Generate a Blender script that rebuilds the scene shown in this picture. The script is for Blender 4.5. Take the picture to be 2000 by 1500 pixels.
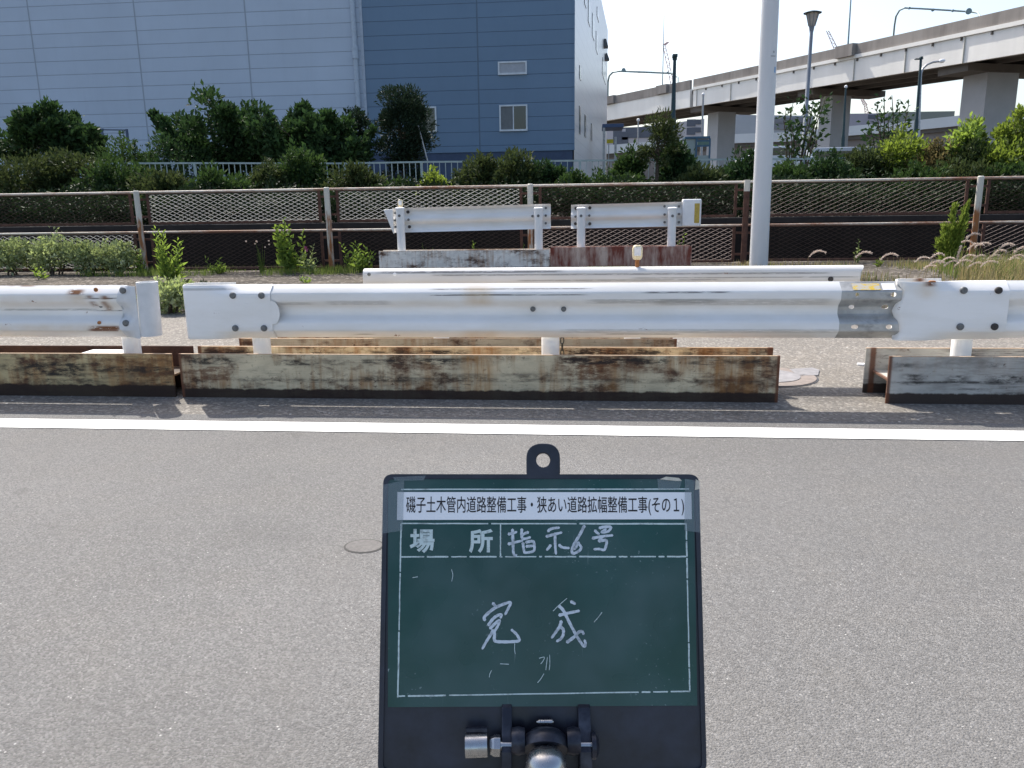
import bpy, bmesh, math, random
import numpy as np
from mathutils import Vector, Matrix, Euler

for o in list(bpy.data.objects):
    bpy.data.objects.remove(o)
S = bpy.context.scene
COL = S.collection
R = math.radians

# ------------------------------------------------------------------ camera
CAM_H, YAW, PITCH, ROLL, FPX = 1.25, R(5.75), R(12.9), R(.875), 1556.0
_F = np.array([-math.sin(YAW)*math.cos(PITCH), math.cos(YAW)*math.cos(PITCH), -math.sin(PITCH)])
_R0 = np.array([math.cos(YAW), math.sin(YAW), 0.0])
_U0 = np.cross(_R0, _F)
_RT = _R0*math.cos(ROLL) - _U0*math.sin(ROLL)
_UP = _U0*math.cos(ROLL) + _R0*math.sin(ROLL)
cd = bpy.data.cameras.new('camera')
cam = bpy.data.objects.new('camera', cd); COL.objects.link(cam)
cd.sensor_width = 36.0; cd.lens = FPX/2000*36.0
cd.clip_start = .02; cd.clip_end = 6000
cam.matrix_world = Matrix(((_RT[0], _UP[0], -_F[0], 0), (_RT[1], _UP[1], -_F[1], 0),
                           (_RT[2], _UP[2], -_F[2], CAM_H), (0, 0, 0, 1)))
S.camera = cam
S.render.resolution_x, S.render.resolution_y = 1024, 768

# ------------------------------------------------------------------ light
KX, KY = .45, .66                       # shadow offset per metre of height (+x, -y)
SUN = Vector((-KX, KY, 1)).normalized()
EL = math.asin(SUN.z); AZ = math.atan2(SUN.x, SUN.y)
W = bpy.data.worlds.new('World'); S.world = W; W.use_nodes = True
wt = W.node_tree; wt.nodes.clear()
wo = wt.nodes.new('ShaderNodeOutputWorld'); wb = wt.nodes.new('ShaderNodeBackground')
sky = wt.nodes.new('ShaderNodeTexSky'); sky.sky_type = 'NISHITA'; sky.sun_disc = False
sky.sun_elevation = EL; sky.sun_rotation = AZ; sky.air_density = 1.0; sky.dust_density = 3.2; sky.ozone_density = 1.0
wt.links.new(sky.outputs[0], wb.inputs[0]); wt.links.new(wb.outputs[0], wo.inputs[0])
wb.inputs[1].default_value = .135
sd = bpy.data.lights.new('sun', 'SUN'); sd.energy = 3.6; sd.angle = R(.53); sd.color = (1, .95, .87)
so = bpy.data.objects.new('sun', sd); COL.objects.link(so)
so.rotation_euler = SUN.to_track_quat('Z', 'Y').to_euler(); so.location = SUN*60
S.view_settings.view_transform = 'Standard'; S.view_settings.look = 'None'
S.view_settings.exposure = .95; S.view_settings.gamma = 1
S.cycles.max_bounces = 8; S.cycles.transparent_max_bounces = 12

# ------------------------------------------------------------------ placing helpers (a photo point to a point in the place)
def ray(px, py):
    return _F + _RT*(px-1000)/FPX - _UP*(py-750)/FPX
def at_z(px, py, z=0.0):
    d = ray(px, py); t = (z-CAM_H)/d[2]
    return Vector((d[0]*t, d[1]*t, z))
def at_y(px, py, Y):
    d = ray(px, py); t = Y/d[1]
    return Vector((d[0]*t, Y, CAM_H+d[2]*t))
def at_d(px, py, w):
    d = ray(px, py)*w
    return Vector((d[0], d[1], CAM_H+d[2]))

# ------------------------------------------------------------------ object helpers
def tag(o, label=None, cat=None, group=None, kind=None):
    if label: o['label'] = label
    if cat: o['category'] = cat
    if group: o['group'] = group
    if kind: o['kind'] = kind
    return o
def thing(name, label, cat, loc=(0, 0, 0), group=None, rot=None):
    o = bpy.data.objects.new(name, None); COL.objects.link(o)
    o.location = loc; o.empty_display_size = .1
    if rot is not None: o.rotation_euler = rot
    return tag(o, label, cat, group)
def off_of(parent):
    v = Vector((0, 0, 0)); p = parent
    while p is not None:
        v += p.location; p = p.parent
    return v
class MB:
    """collects world-space shapes; build() links them as one mesh object"""
    def __init__(s): s.v = []; s.f = []; s.m = []
    def add(s, vs, fs, mi=0):
        b = len(s.v); s.v += [tuple(v) for v in vs]
        s.f += [tuple(i+b for i in f) for f in fs]; s.m += [mi]*len(fs)
        return s
    def box(s, x0, x1, y0, y1, z0, z1, mi=0):
        return s.add([(x0,y0,z0),(x1,y0,z0),(x1,y1,z0),(x0,y1,z0),(x0,y0,z1),(x1,y0,z1),(x1,y1,z1),(x0,y1,z1)],
                     [(0,3,2,1),(4,5,6,7),(0,1,5,4),(1,2,6,5),(2,3,7,6),(3,0,4,7)], mi)
    def bar(s, a, b, w, h, up=(0,0,1), mi=0):
        a, b = Vector(a), Vector(b); d = (b-a).normalized(); up = Vector(up)
        sd_ = d.cross(up); sd_ = sd_.normalized() if sd_.length > 1e-6 else Vector((1,0,0))
        u = sd_.cross(d).normalized()
        p = []
        for c in (a, b):
            for i, j in ((-1,-1),(1,-1),(1,1),(-1,1)): p.append(c + sd_*(w/2*i) + u*(h/2*j))
        return s.add(p, [(3,2,1,0),(4,5,6,7),(0,1,5,4),(1,2,6,5),(2,3,7,6),(3,0,4,7)], mi)
    def tube(s, pts, rad, n=10, cap=True, mi=0):
        pts = [Vector(p) for p in pts]
        rad = rad if isinstance(rad, (list, tuple)) else [rad]*len(pts)
        vs = []; prev = None
        for i, p in enumerate(pts):
            d = (pts[min(i+1, len(pts)-1)] - pts[max(i-1, 0)]).normalized()
            ref = Vector((0,0,1)) if abs(d.z) < .9 else Vector((1,0,0))
            if prev is not None: ref = prev
            x = (ref - d*ref.dot(d)).normalized(); y = d.cross(x); prev = x
            for k in range(n):
                a = 2*math.pi*k/n
                vs.append(p + (x*math.cos(a) + y*math.sin(a))*rad[i])
        fs = []
        for i in range(len(pts)-1):
            for k in range(n):
                k2 = (k+1) % n
                fs.append((i*n+k, i*n+k2, (i+1)*n+k2, (i+1)*n+k))
        if cap:
            fs.append(tuple(reversed(range(n)))); fs.append(tuple(range((len(pts)-1)*n, len(pts)*n)))
        return s.add(vs, fs, mi)
    def prism(s, poly, axis, a0, a1, mi=0):
        """poly: 2D points; axis x: (y,z), y: (x,z), z: (x,y)"""
        n = len(poly)
        def P(p, a):
            return {'x': (a, p[0], p[1]), 'y': (p[0], a, p[1]), 'z': (p[0], p[1], a)}[axis]
        vs = [P(p, a0) for p in poly] + [P(p, a1) for p in poly]
        fs = [tuple(range(n)), tuple(reversed(range(n, 2*n)))]
        for i in range(n): fs.append((i, (i+1) % n, n+(i+1) % n, n+i))
        return s.add(vs, fs, mi)
    def disc(s, c, axis, r, h, n=14, dome=.6):
        """short bolt head; axis is the outward direction"""
        c, ax = Vector(c), Vector(axis).normalized()
        return s.tube([c - ax*.004, c + ax*h*dome, c + ax*h], [r, r, r*.72], n)
    def build(s, name, mat, parent=None, smooth=False, bevel=0, weld=True, auto=None):
        o = make_mesh(name, s.v, s.f, mat, parent, smooth, s.m)
        if bevel:
            b = o.modifiers.new('bevel', 'BEVEL'); b.width = bevel; b.segments = 2; b.limit_method = 'ANGLE'; b.angle_limit = R(40)
            b.harden_normals = False
        return o
def make_mesh(name, v, f, mat, parent=None, smooth=False, mi=None):
    off = off_of(parent) if parent is not None else Vector((0,0,0))
    me = bpy.data.meshes.new(name)
    me.from_pydata([(a-off.x, b-off.y, c-off.z) for a, b, c in v], [], f)
    mats = mat if isinstance(mat, (list, tuple)) else [mat]
    for m in mats: me.materials.append(m)
    if mi is not None and len(mats) > 1: me.polygons.foreach_set('material_index', mi)
    bm = bmesh.new(); bm.from_mesh(me); bmesh.ops.recalc_face_normals(bm, faces=bm.faces); bm.to_mesh(me); bm.free()
    if smooth:
        me.polygons.foreach_set('use_smooth', [True]*len(me.polygons))
        me.set_sharp_from_angle(angle=R(38))
    o = bpy.data.objects.new(name, me); COL.objects.link(o)
    if parent is not None: o.parent = parent
    return o
def copy_tree(o, parent=None):
    c = o.copy(); COL.objects.link(c); c.parent = parent
    for ch in o.children: copy_tree(ch, c)
    return c

# ------------------------------------------------------------------ material helpers
class Mat:
    def __init__(s, name, rough=.6, metal=0, spec=.4):
        s.m = bpy.data.materials.new(name); s.m.use_nodes = True; s.t = s.m.node_tree; s.t.nodes.clear()
        s.out = s.t.nodes.new('ShaderNodeOutputMaterial'); s.b = s.t.nodes.new('ShaderNodeBsdfPrincipled')
        s.t.links.new(s.b.outputs[0], s.out.inputs[0])
        s.b.inputs['Roughness'].default_value = rough; s.b.inputs['Metallic'].default_value = metal
        s.b.inputs['Specular IOR Level'].default_value = spec
        s.tc = s.t.nodes.new('ShaderNodeTexCoord')
    def set(s, sock, v):
        if hasattr(v, 'is_output'): s.t.links.new(v, sock)
        elif isinstance(v, (tuple, list)):
            sock.default_value = (*v, 1) if len(v) == 3 and len(sock.default_value) == 4 else v
        else: sock.default_value = v
    def base(s, v): s.set(s.b.inputs['Base Color'], v); return s
    def rough(s, v): s.set(s.b.inputs['Roughness'], v); return s
    def metal(s, v): s.set(s.b.inputs['Metallic'], v); return s
    @property
    def obj(s): return s.tc.outputs['Object']
    def map(s, scale=(1,1,1), loc=(0,0,0), vec=None):
        n = s.t.nodes.new('ShaderNodeMapping'); s.t.links.new(vec or s.obj, n.inputs[0])
        n.inputs['Scale'].default_value = scale; n.inputs['Location'].default_value = loc
        return n.outputs[0]
    def noise(s, scale=5, detail=4, rough=.6, vec=None, dist=0):
        n = s.t.nodes.new('ShaderNodeTexNoise'); s.t.links.new(vec or s.obj, n.inputs['Vector'])
        n.inputs['Scale'].default_value = scale; n.inputs['Detail'].default_value = detail
        n.inputs['Roughness'].default_value = rough; n.inputs['Distortion'].default_value = dist
        return n.outputs[0]
    def voro(s, scale=5, vec=None, feat='F1', out='Distance'):
        n = s.t.nodes.new('ShaderNodeTexVoronoi'); n.feature = feat; s.t.links.new(vec or s.obj, n.inputs['Vector'])
        n.inputs['Scale'].default_value = scale
        return n.outputs[out]
    def ramp(s, fac, stops, interp='LINEAR'):
        n = s.t.nodes.new('ShaderNodeValToRGB'); s.t.links.new(fac, n.inputs[0]); e = n.color_ramp.elements
        n.color_ramp.interpolation = interp
        while len(e) < len(stops): e.new(.5)
        for i, (p, c) in enumerate(stops):
            e[i].position = p
            e[i].color = (c, c, c, 1) if isinstance(c, (int, float)) else (*c, 1)
        return n.outputs[0]
    def math(s, op, a, b=0.0, clamp=False):
        n = s.t.nodes.new('ShaderNodeMath'); n.operation = op; n.use_clamp = clamp
        s.set(n.inputs[0], a); s.set(n.inputs[1], b)
        return n.outputs[0]
    def mix(s, fac, a, b, mode='MIX'):
        n = s.t.nodes.new('ShaderNodeMix'); n.data_type = 'RGBA'; n.blend_type = mode
        s.set(n.inputs[0], fac); s.set(n.inputs[6], a); s.set(n.inputs[7], b)
        return n.outputs[2]
    def sep(s, vec=None):
        n = s.t.nodes.new('ShaderNodeSeparateXYZ'); s.t.links.new(vec or s.obj, n.inputs[0]); return n.outputs
    def band(s, v, a, b, soft=.01):
        """1 where a < v < b with soft edges"""
        def st(e0, e1):
            n = s.t.nodes.new('ShaderNodeMapRange'); n.interpolation_type = 'SMOOTHSTEP'; s.set(n.inputs[0], v)
            n.inputs[1].default_value = e0; n.inputs[2].default_value = e1
            return n.outputs[0]
        return s.math('MULTIPLY', st(a-soft, a+soft), s.math('SUBTRACT', 1.0, st(b-soft, b+soft)))
    def bump(s, h, strength=.3, dist=.01):
        n = s.t.nodes.new('ShaderNodeBump'); s.t.links.new(h, n.inputs['Height'])
        n.inputs['Strength'].default_value = strength; n.inputs['Distance'].default_value = dist
        s.t.links.new(n.outputs[0], s.b.inputs['Normal']); return s
    def translucent(s, col, fac):
        tr = s.t.nodes.new('ShaderNodeBsdfTranslucent'); s.set(tr.inputs[0], col)
        mx = s.t.nodes.new('ShaderNodeMixShader'); mx.inputs[0].default_value = fac
        s.t.links.new(s.b.outputs[0], mx.inputs[1]); s.t.links.new(tr.outputs[0], mx.inputs[2])
        s.t.links.new(mx.outputs[0], s.out.inputs[0]); return s
    def island(s):
        n = s.t.nodes.new('ShaderNodeNewGeometry'); return n.outputs['Random Per Island']

def m_asphalt(name, col, coarse, seed, chips=.5, brown=(.2, .18, .15), stain=()):
    m = Mat(name, .88, 0, .25)
    v = m.map((1,1,1), (seed, seed*.7, 0))
    big = m.noise(.55, 3, .55, v); mid = m.noise(3.5, 4, .6, v)
    fine = m.noise(coarse, 3, .75, v); ag = m.voro(coarse*1.1, v); agc = m.voro(coarse*1.1, v, out='Color')
    c = m.mix(m.ramp(big, [(.3, 0.0), (.72, 1.0)]), tuple(x*.9 for x in col), tuple(x*1.08 for x in col))
    c = m.mix(m.math('MULTIPLY', m.ramp(mid, [(.45, 0.0), (.75, 1.0)]), .35), c, brown)
    c = m.mix(.75, c, m.ramp(fine, [(.2, .25), (.5, .5), (.8, .82)]), 'OVERLAY')
    sp = m.sep(agc)
    c = m.mix(m.math('MULTIPLY', m.ramp(sp[0], [(.62, 0.0), (.70, 1.0)]), .42), c, tuple(x*.5 for x in col))
    c = m.mix(m.math('MULTIPLY', m.ramp(sp[1], [(.80, 0.0), (.86, 1.0)]), .55*chips), c, tuple(min(.7, x*2.0) for x in col))
    white = m.math('MULTIPLY', m.ramp(m.voro(coarse*.27, v), [(.0, 1.0), (.09, 1.0), (.13, 0.0)]), m.ramp(m.noise(9, 2, .5, v), [(.5, 0.0), (.62, 1.0)]))
    c = m.mix(m.math('MULTIPLY', white, chips), c, (.62, .61, .58))
    band = m.noise(1.0, 3, .5, m.map((.05, 1.1, 1), (seed, seed, 0)))
    c = m.mix(m.math('MULTIPLY', m.ramp(band, [(.35, 0.0), (.65, 1.0)]), .22), c, tuple(x*.72 for x in col))
    spots = m.ramp(m.noise(3.2, 2, .4, m.map((1, 1, 1), (seed+7, 2, 5))), [(.70, 0.0), (.76, 1.0)])
    c = m.mix(m.math('MULTIPLY', spots, .3), c, (.06, .058, .055))
    dk = m.ramp(m.noise(.9, 2, .4, m.map((1,1,1), (seed+31, 5, 2))), [(.68, 0.0), (.74, 1.0)])
    c = m.mix(m.math('MULTIPLY', dk, .22), c, (.05, .05, .05))
    for (x0, x1, y0, y1, a_) in stain:
        xy = m.sep(); kk = m.math('MULTIPLY', m.band(xy[0], x0, x1, .14), m.band(xy[1], y0, y1, .07))
        c = m.mix(m.math('MULTIPLY', m.math('MULTIPLY', kk, m.ramp(mid, [(.3, .5), (.6, 1.0)])), a_), c, (.06, .055, .05))
    m.base(c)
    h = m.math('ADD', m.math('MULTIPLY', ag, -.8), m.math('MULTIPLY', fine, .8))
    m.bump(h, .6 if coarse > 100 else .9, .007)
    return m.m

MT = {}
MT['road'] = m_asphalt('road_asphalt', (.155, .152, .148), 150, 3, .6, (.165, .155, .14))
MT['shoulder'] = m_asphalt('shoulder_asphalt', (.180, .166, .148), 52, 11, 1.1, (.22, .19, .15), ((1.15, 1.72, 4.98, 5.32, .5), (-30, 30, 4.40, 4.52, .25)))

m = Mat('lane_paint', .6); n = m.noise(40, 5, .7); n2 = m.noise(4, 4, .6)
wear = m.math('MULTIPLY', m.ramp(n, [(.62, 0.0), (.72, 1.0)]), m.ramp(n2, [(.4, .1), (.65, .8)]))
m.base(m.mix(wear, (.84, .84, .82), (.4, .4, .39))); m.bump(n, .2, .003); MT['line'] = m.m

m = Mat('bare_soil', .95, 0, .1); n = m.noise(1.2, 5, .65); f = m.noise(30, 5, .7); v = m.voro(22, out='Color')
c = m.mix(m.ramp(n, [(.35, 0.0), (.65, 1.0)]), (.050, .045, .040), (.122, .106, .088))
c = m.mix(.7, c, m.ramp(f, [(.25, .2), (.75, .8)]), 'OVERLAY')
c = m.mix(m.ramp(m.sep(v)[0], [(.86, 0.0), (.9, .6)]), c, (.33, .30, .26)); m.base(c); m.bump(f, .8, .03); MT['soil'] = m.m

def m_rail(name, seed, rust=.35, scuffs=(), stains=(), patches=(), tone=1.0):
    """white traffic-barrier paint: dirt smears, thin dark scuffs, rust stains; masks are (x0,x1,z0,z1) in metres from the unit's base"""
    m = Mat(name, .55, 0, .35)
    v = m.map((1,1,1), (seed, 0, seed*.3)); xs = m.sep()
    X, Z = xs[0], xs[2]
    st = m.noise(1.0, 5, .65, m.map((5, 6, 70), (seed, 0, 2)))
    dirt = m.noise(2.2, 5, .6, m.map((1, 1, 3.5), (seed*2, 0, 0)))
    fine = m.noise(60, 4, .7, v)
    c = m.mix(m.ramp(dirt, [(.35, 0.0), (.75, 1.0)]), (.81*tone, .80*tone, .785*tone), (.72*tone, .70*tone, .66*tone))
    c = m.mix(m.math('MULTIPLY', m.ramp(st, [(.62, 0.0), (.74, 1.0)]), .13), c, (.26, .25, .23))
    for (x0, x1, z0, z1, a) in scuffs:
        k = m.math('MULTIPLY', m.band(X, x0, x1, .05), m.band(Z, z0, z1, .003))
        k = m.math('MULTIPLY', k, m.ramp(m.noise(1.0, 5, .7, m.map((14, 8, 150), (seed+x0, 0, 1))), [(.33, 0.0), (.50, 1.0)]))
        c = m.mix(m.math('MULTIPLY', k, a), c, (.09, .088, .085))
    for (x0, x1, z0, z1, a) in stains:
        k = m.math('MULTIPLY', m.band(X, x0, x1, .06), m.band(Z, z0, z1, .03))
        k = m.math('MULTIPLY', k, m.ramp(m.noise(8, 4, .6, v), [(.2, .4), (.6, 1.0)]))
        c = m.mix(m.math('MULTIPLY', k, a), c, (.55, .36, .14))
    chip = m.ramp(m.noise(7, 6, .75, m.map((1, 1, 1.6), (seed*3, 1, 4))), [(.69-rust*.06, 0.0), (.70-rust*.06+.01, 1.0)])
    for (x0, x1, z0, z1) in patches:
        k = m.math('MULTIPLY', m.band(X, x0, x1, .03), m.band(Z, z0, z1, .008))
        k = m.math('MULTIPLY', k, m.ramp(m.noise(22, 5, .7, m.map((1, 1, 2.4), (seed+x0, 0, z0))), [(.36, 0.0), (.44, 1.0)]))
        chip = m.math('MAXIMUM', chip, k)
    rc = m.mix(fine, (.10, .035, .015), (.26, .11, .045))
    c = m.mix(chip, c, rc)
    m.base(c); m.rough(m.mix(chip, (.55, .55, .55), (.85, .85, .85))); m.bump(dirt, .05, .01)
    return m.m

def m_beam(name, seed, cream=(.46, .43, .35), rust=.5, black=.4, band=.052, end=None, streaks=(), smears=()):
    """old cream paint on a steel H-beam: rust breaking through in horizontal runs, black scuffs, bare rusty foot"""
    m = Mat(name, .75, 0, .3); xs = m.sep(); Z = xs[2]
    n_run = m.noise(1.0, 7, .72, m.map((3.4, 3, 8.5), (seed, 0, seed)))
    n_pit = m.noise(1.0, 6, .75, m.map((24, 20, 26), (seed, 3, 1)))
    n_mask = m.noise(1.0, 3, .55, m.map((1.9, 2, 3), (seed*1.7, 5, 2)))
    n_drip = m.noise(1.0, 4, .6, m.map((24, 10, 2.2), (seed, 1, 7)))
    n_line = m.noise(1.0, 5, .75, m.map((5, 3, 120), (seed*2, 2, 3)))
    fine = m.noise(90, 4, .7)
    c = m.mix(m.ramp(m.noise(5, 4, .6, m.map((1,1,1.5), (seed, 0, 0))), [(.3, 0.0), (.7, 1.0)]), cream, tuple(x*.72 for x in cream))
    c = m.mix(m.math('MULTIPLY', m.ramp(m.math('MULTIPLY', n_drip, n_mask), [(.22, 0.0), (.37, 1.0)]), .85*min(1, rust*1.5)), c, (.34, .165, .06))
    k = m.math('ADD', m.math('MULTIPLY', n_run, .62), m.math('MULTIPLY', n_mask, .38))
    rk = m.ramp(k, [(.585-.14*rust, 0.0), (.665-.14*rust, 1.0)])
    rk = m.math('MULTIPLY', rk, m.ramp(n_pit, [(.30, .55), (.48, 1.0)]))
    pits = m.math('MULTIPLY', m.ramp(n_pit, [(.63-.07*rust, 0.0), (.67-.07*rust, 1.0)]), m.ramp(n_mask, [(.35, .3), (.6, 1.0)]))
    rk = m.math('MAXIMUM', rk, pits)
    rcol = m.mix(m.ramp(m.noise(14, 4, .7), [(.3, 0.0), (.7, 1.0)]), (.036, .019, .013), (.12, .050, .026))
    c = m.mix(m.math('MULTIPLY', rk, .95), c, rcol)
    for (x0, x1, a_) in streaks:
        kk = m.math('MULTIPLY', m.band(xs[0], x0, x1, .05), m.ramp(m.noise(1.0, 5, .7, m.map((30, 9, 3.5), (seed, 8, x0))), [(.34, .15), (.62, 1.0)]))
        c = m.mix(m.math('MULTIPLY', kk, a_), c, (.40, .19, .055))
    sm_ = m.math('MULTIPLY', m.ramp(m.noise(1.0, 5, .65, m.map((2.6, 2, 10), (seed*3, 4, 6))), [(.50, 0.0), (.72, 1.0)]), min(.8, .75*black))
    c = m.mix(sm_, c, (.060, .048, .038))
    for (x0, x1, z0, z1, a_, dark) in smears:
        kk = m.math('MULTIPLY', m.band(xs[0], x0, x1, .06), m.band(Z, z0, z1, .009))
        kk = m.math('MULTIPLY', kk, m.ramp(m.noise(1.0, 6, .75, m.map((9, 6, 30), (seed+x0, 3, z0))), [(.42, 0.0), (.55, 1.0)]))
        c = m.mix(m.math('MULTIPLY', kk, a_), c, (.022, .019, .017) if dark else (.115, .042, .018))
    bl = m.math('MULTIPLY', m.ramp(n_line, [(.58-.08*black, 0.0), (.68-.08*black, 1.0)]), m.ramp(m.noise(1.0, 3, .5, m.map((1.2, 1, 7), (seed*4, 9, 1))), [(.42, 0.0), (.58, 1.0)]))
    c = m.mix(m.math('MULTIPLY', bl, .85), c, (.035, .032, .03))
    edge = m.math('ADD', m.math('MULTIPLY', m.noise(9, 5, .6, m.map((1, 1, 0), (seed, 0, 0))), .05), band-.025)
    foot = m.ramp(m.math('ADD', m.math('MULTIPLY', m.math('SUBTRACT', edge, Z), 60), .5, True), [(.2, 0.0), (.8, 1.0)])
    c = m.mix(m.math('MULTIPLY', foot, .96), c, m.mix(fine, (.018, .011, .009), (.042, .024, .018)))
    top = m.band(Z, .2955, .35, .002)
    c = m.mix(m.math('MULTIPLY', top, .8), c, m.mix(n_pit, (.30, .15, .07), (.62, .50, .36)))
    if end is not None:
        for e in end:
            k = m.math('MULTIPLY', m.band(xs[0], e-.5, e+.022, .012), m.ramp(n_pit, [(.2, .6), (.5, 1.0)])) if False else m.band(xs[0], e-.018, e+.018, .008)
            c = m.mix(m.math('MULTIPLY', k, .9), c, m.mix(n_pit, (.07, .025, .014), (.20, .08, .04)))
    m.base(c); m.bump(m.math('ADD', m.math('MULTIPLY', rk, -.5), m.math('MULTIPLY', fine, .4)), .3, .004)
    return m.m

def m_plain(name, col, rough=.6, metal=0, var=.12, scale=6, bump=0, spec=.4):
    m = Mat(name, rough, metal, spec); n = m.noise(scale, 5, .65)
    m.base(m.mix(m.ramp(n, [(.3, 0.0), (.7, 1.0)]), tuple(x*(1-var) for x in col), tuple(min(1, x*(1+var)) for x in col)))
    if bump: m.bump(m.noise(scale*8, 4, .6), bump, .01)
    return m.m
MT['galv'] = m_plain('galvanised_steel', (.36, .36, .36), .42, .55, .25, 9)
MT['bolt'] = m_plain('dull_bolt_zinc', (.16, .165, .165), .55, .6, .3, 60)
MT['bolt_dark'] = m_plain('rusty_bolt', (.055, .048, .045), .7, .2, .3, 60)
MT['white'] = m_plain('white_paint', (.80, .80, .80), .45, 0, .06, 5)
MT['whitepost'] = m_plain('white_post_paint', (.78, .78, .77), .4, 0, .05, 7)
MT['steel_brown'] = m_plain('brown_rusty_frame', (.085, .040, .028), .8, 0, .45, 9, .2)
MT['rust_hole'] = m_plain('bolt_hole_edge', (.02, .02, .02), .9)
MT['lamp_amber'] = m_plain('yellowed_lens', (.78, .66, .42), .25, 0, .1, 30)
MT['rustcap'] = m_plain('rust_orange', (.33, .13, .04), .8, 0, .3, 40)
MT['chain'] = m_plain('dark_chain', (.08, .075, .06), .5, .6, .3, 50)

MT['whitegrey'] = m_plain('greyish_white_paint', (.60, .61, .62), .5, 0, .08, 9)

def foliage(name, col, tip, trans=.45, var=1.0):
    m = Mat(name, .62, 0, .16); i = m.island(); n = m.noise(1.1, 3, .5)
    a = m.mix(m.ramp(i, [(0, 0.0), (1, 1.0)]), tuple(x*.6 for x in col), tuple(x*1.3 for x in col))
    a = m.mix(m.math('MULTIPLY', m.ramp(n, [(.42, 0.0), (.66, 1.0)]), m.ramp(i, [(.3, .25), (.9, 1.0)])), a, tip)
    m.base(a); tc = m.mix(.5, a, tip); tc = m.mix(.55, tc, (.30, .42, .04), 'MIX') if trans > .5 else tc
    m.translucent(tc, trans*.8); return m.m
MT['leaf_dark'] = foliage('dark_evergreen_leaf', (.030, .060, .022), (.055, .110, .030), .30)
MT['leaf_under'] = foliage('shaded_undergrowth_leaf', (.012, .024, .010), (.024, .042, .014), .2)  # both undergrowth tones are darkened to carry the shade among dense leaves
MT['leaf_shade'] = foliage('half_shaded_undergrowth_leaf', (.016, .032, .013), (.030, .054, .017), .22)
MT['leaf_mid'] = foliage('green_shrub_leaf', (.032, .066, .019), (.070, .120, .028), .36)
MT['leaf_olive'] = foliage('olive_shrub_leaf', (.038, .060, .020), (.085, .105, .034), .36)
MT['leaf_pine'] = foliage('pine_needle', (.020, .038, .022), (.034, .058, .026), .18)
MT['leaf_bright'] = foliage('sunlit_yellow_green_leaf', (.10, .14, .030), (.21, .25, .055), .52)
MT['leaf_weed'] = foliage('weed_leaf', (.15, .23, .055), (.28, .38, .10), .6)
MT['leaf_pale'] = foliage('pale_weed_leaf', (.32, .36, .18), (.54, .56, .38), .55)
MT['leaf_red'] = foliage('reddish_young_leaf', (.13, .12, .045), (.26, .19, .09), .4)
MT['straw'] = foliage('dry_straw_grass', (.30, .25, .11), (.46, .38, .19), .45)
MT['grass'] = foliage('green_grass', (.10, .16, .035), (.22, .27, .07), .5)
MT['plume'] = foliage('foxtail_plume', (.70, .58, .50), (.85, .76, .68), .5)
MT['bark'] = m_plain('bark', (.085, .062, .045), .9, 0, .4, 30, .5)

# ------------------------------------------------------------------ leaves and plants
def leaf_arrays(P, N, L, Wd, rng, droop=.25):
    """folded diamond leaves at P (n,3) with direction N (n,3), lengths L, widths Wd"""
    n = len(P)
    N = N/np.maximum(1e-6, np.linalg.norm(N, axis=1))[:, None]
    ref = rng.normal(size=(n, 3)); Sd = np.cross(N, ref); Sd /= np.maximum(1e-6, np.linalg.norm(Sd, axis=1))[:, None]
    Up = np.cross(Sd, N)
    L = L[:, None]; Wd = Wd[:, None]
    a = P; mid = P + N*L*.5
    b = mid + Sd*Wd*.5 + Up*Wd*.18; d = mid - Sd*Wd*.5 + Up*Wd*.18
    c = P + N*L - Up*L*droop*.3
    V = np.stack([a, b, c, d], 1).reshape(-1, 3)
    k = np.arange(n)*4
    Fa = np.stack([k, k+1, k+2, k, k+2, k+3], 1).reshape(-1, 3)
    return V, Fa
def np_mesh(name, V, Fa, mat, parent=None, kind=None):
    off = np.array(off_of(parent)) if parent is not None else np.zeros(3)
    V = np.asarray(V, dtype=np.float64) - off
    k = Fa.shape[1]
    me = bpy.data.meshes.new(name)
    me.vertices.add(len(V)); me.vertices.foreach_set('co', V.ravel())
    me.loops.add(Fa.size); me.loops.foreach_set('vertex_index', Fa.ravel().astype(np.int32))
    me.polygons.add(len(Fa)); me.polygons.foreach_set('loop_start', (np.arange(len(Fa))*k).astype(np.int32))
    me.polygons.foreach_set('loop_total', np.full(len(Fa), k, dtype=np.int32))
    me.update(calc_edges=True); me.validate()
    for mm in (mat if isinstance(mat, (list, tuple)) else [mat]): me.materials.append(mm)
    o = bpy.data.objects.new(name, me); COL.objects.link(o)
    if parent is not None: o.parent = parent
    return o
def crown_cloud(rng, c, rad, nclump, nleaf, clump_r, leaf, up=.5, shell=.55, flat=1.0, aspect=.5):
    c = np.array(c, float); rad = np.array(rad, float)
    d = rng.normal(size=(nclump, 3)); d /= np.linalg.norm(d, axis=1)[:, None]
    rr = (shell + (1-shell)*rng.random(nclump)**.7)[:, None]
    cc = c + d*rad*rr
    w = rng.random(nclump)*.8 + .4; w /= w.sum()
    idx = rng.choice(nclump, nleaf, p=w)
    cr = clump_r*(.6 + .8*rng.random(nclump))
    g = rng.normal(size=(nleaf, 3)); g /= np.maximum(1e-6, np.linalg.norm(g, axis=1))[:, None]
    g *= (rng.random(nleaf)**.45)[:, None]
    g[:, 2] *= flat
    P = cc[idx] + g*cr[idx][:, None]
    N = g*.9 + rng.normal(size=(nleaf, 3))*.6 + (cc[idx]-c)/rad*.5 + np.array([0, 0, up])
    L = leaf*(.45+1.15*rng.random(nleaf)**1.4)
    return P, N, L, L*aspect, cc
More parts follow.
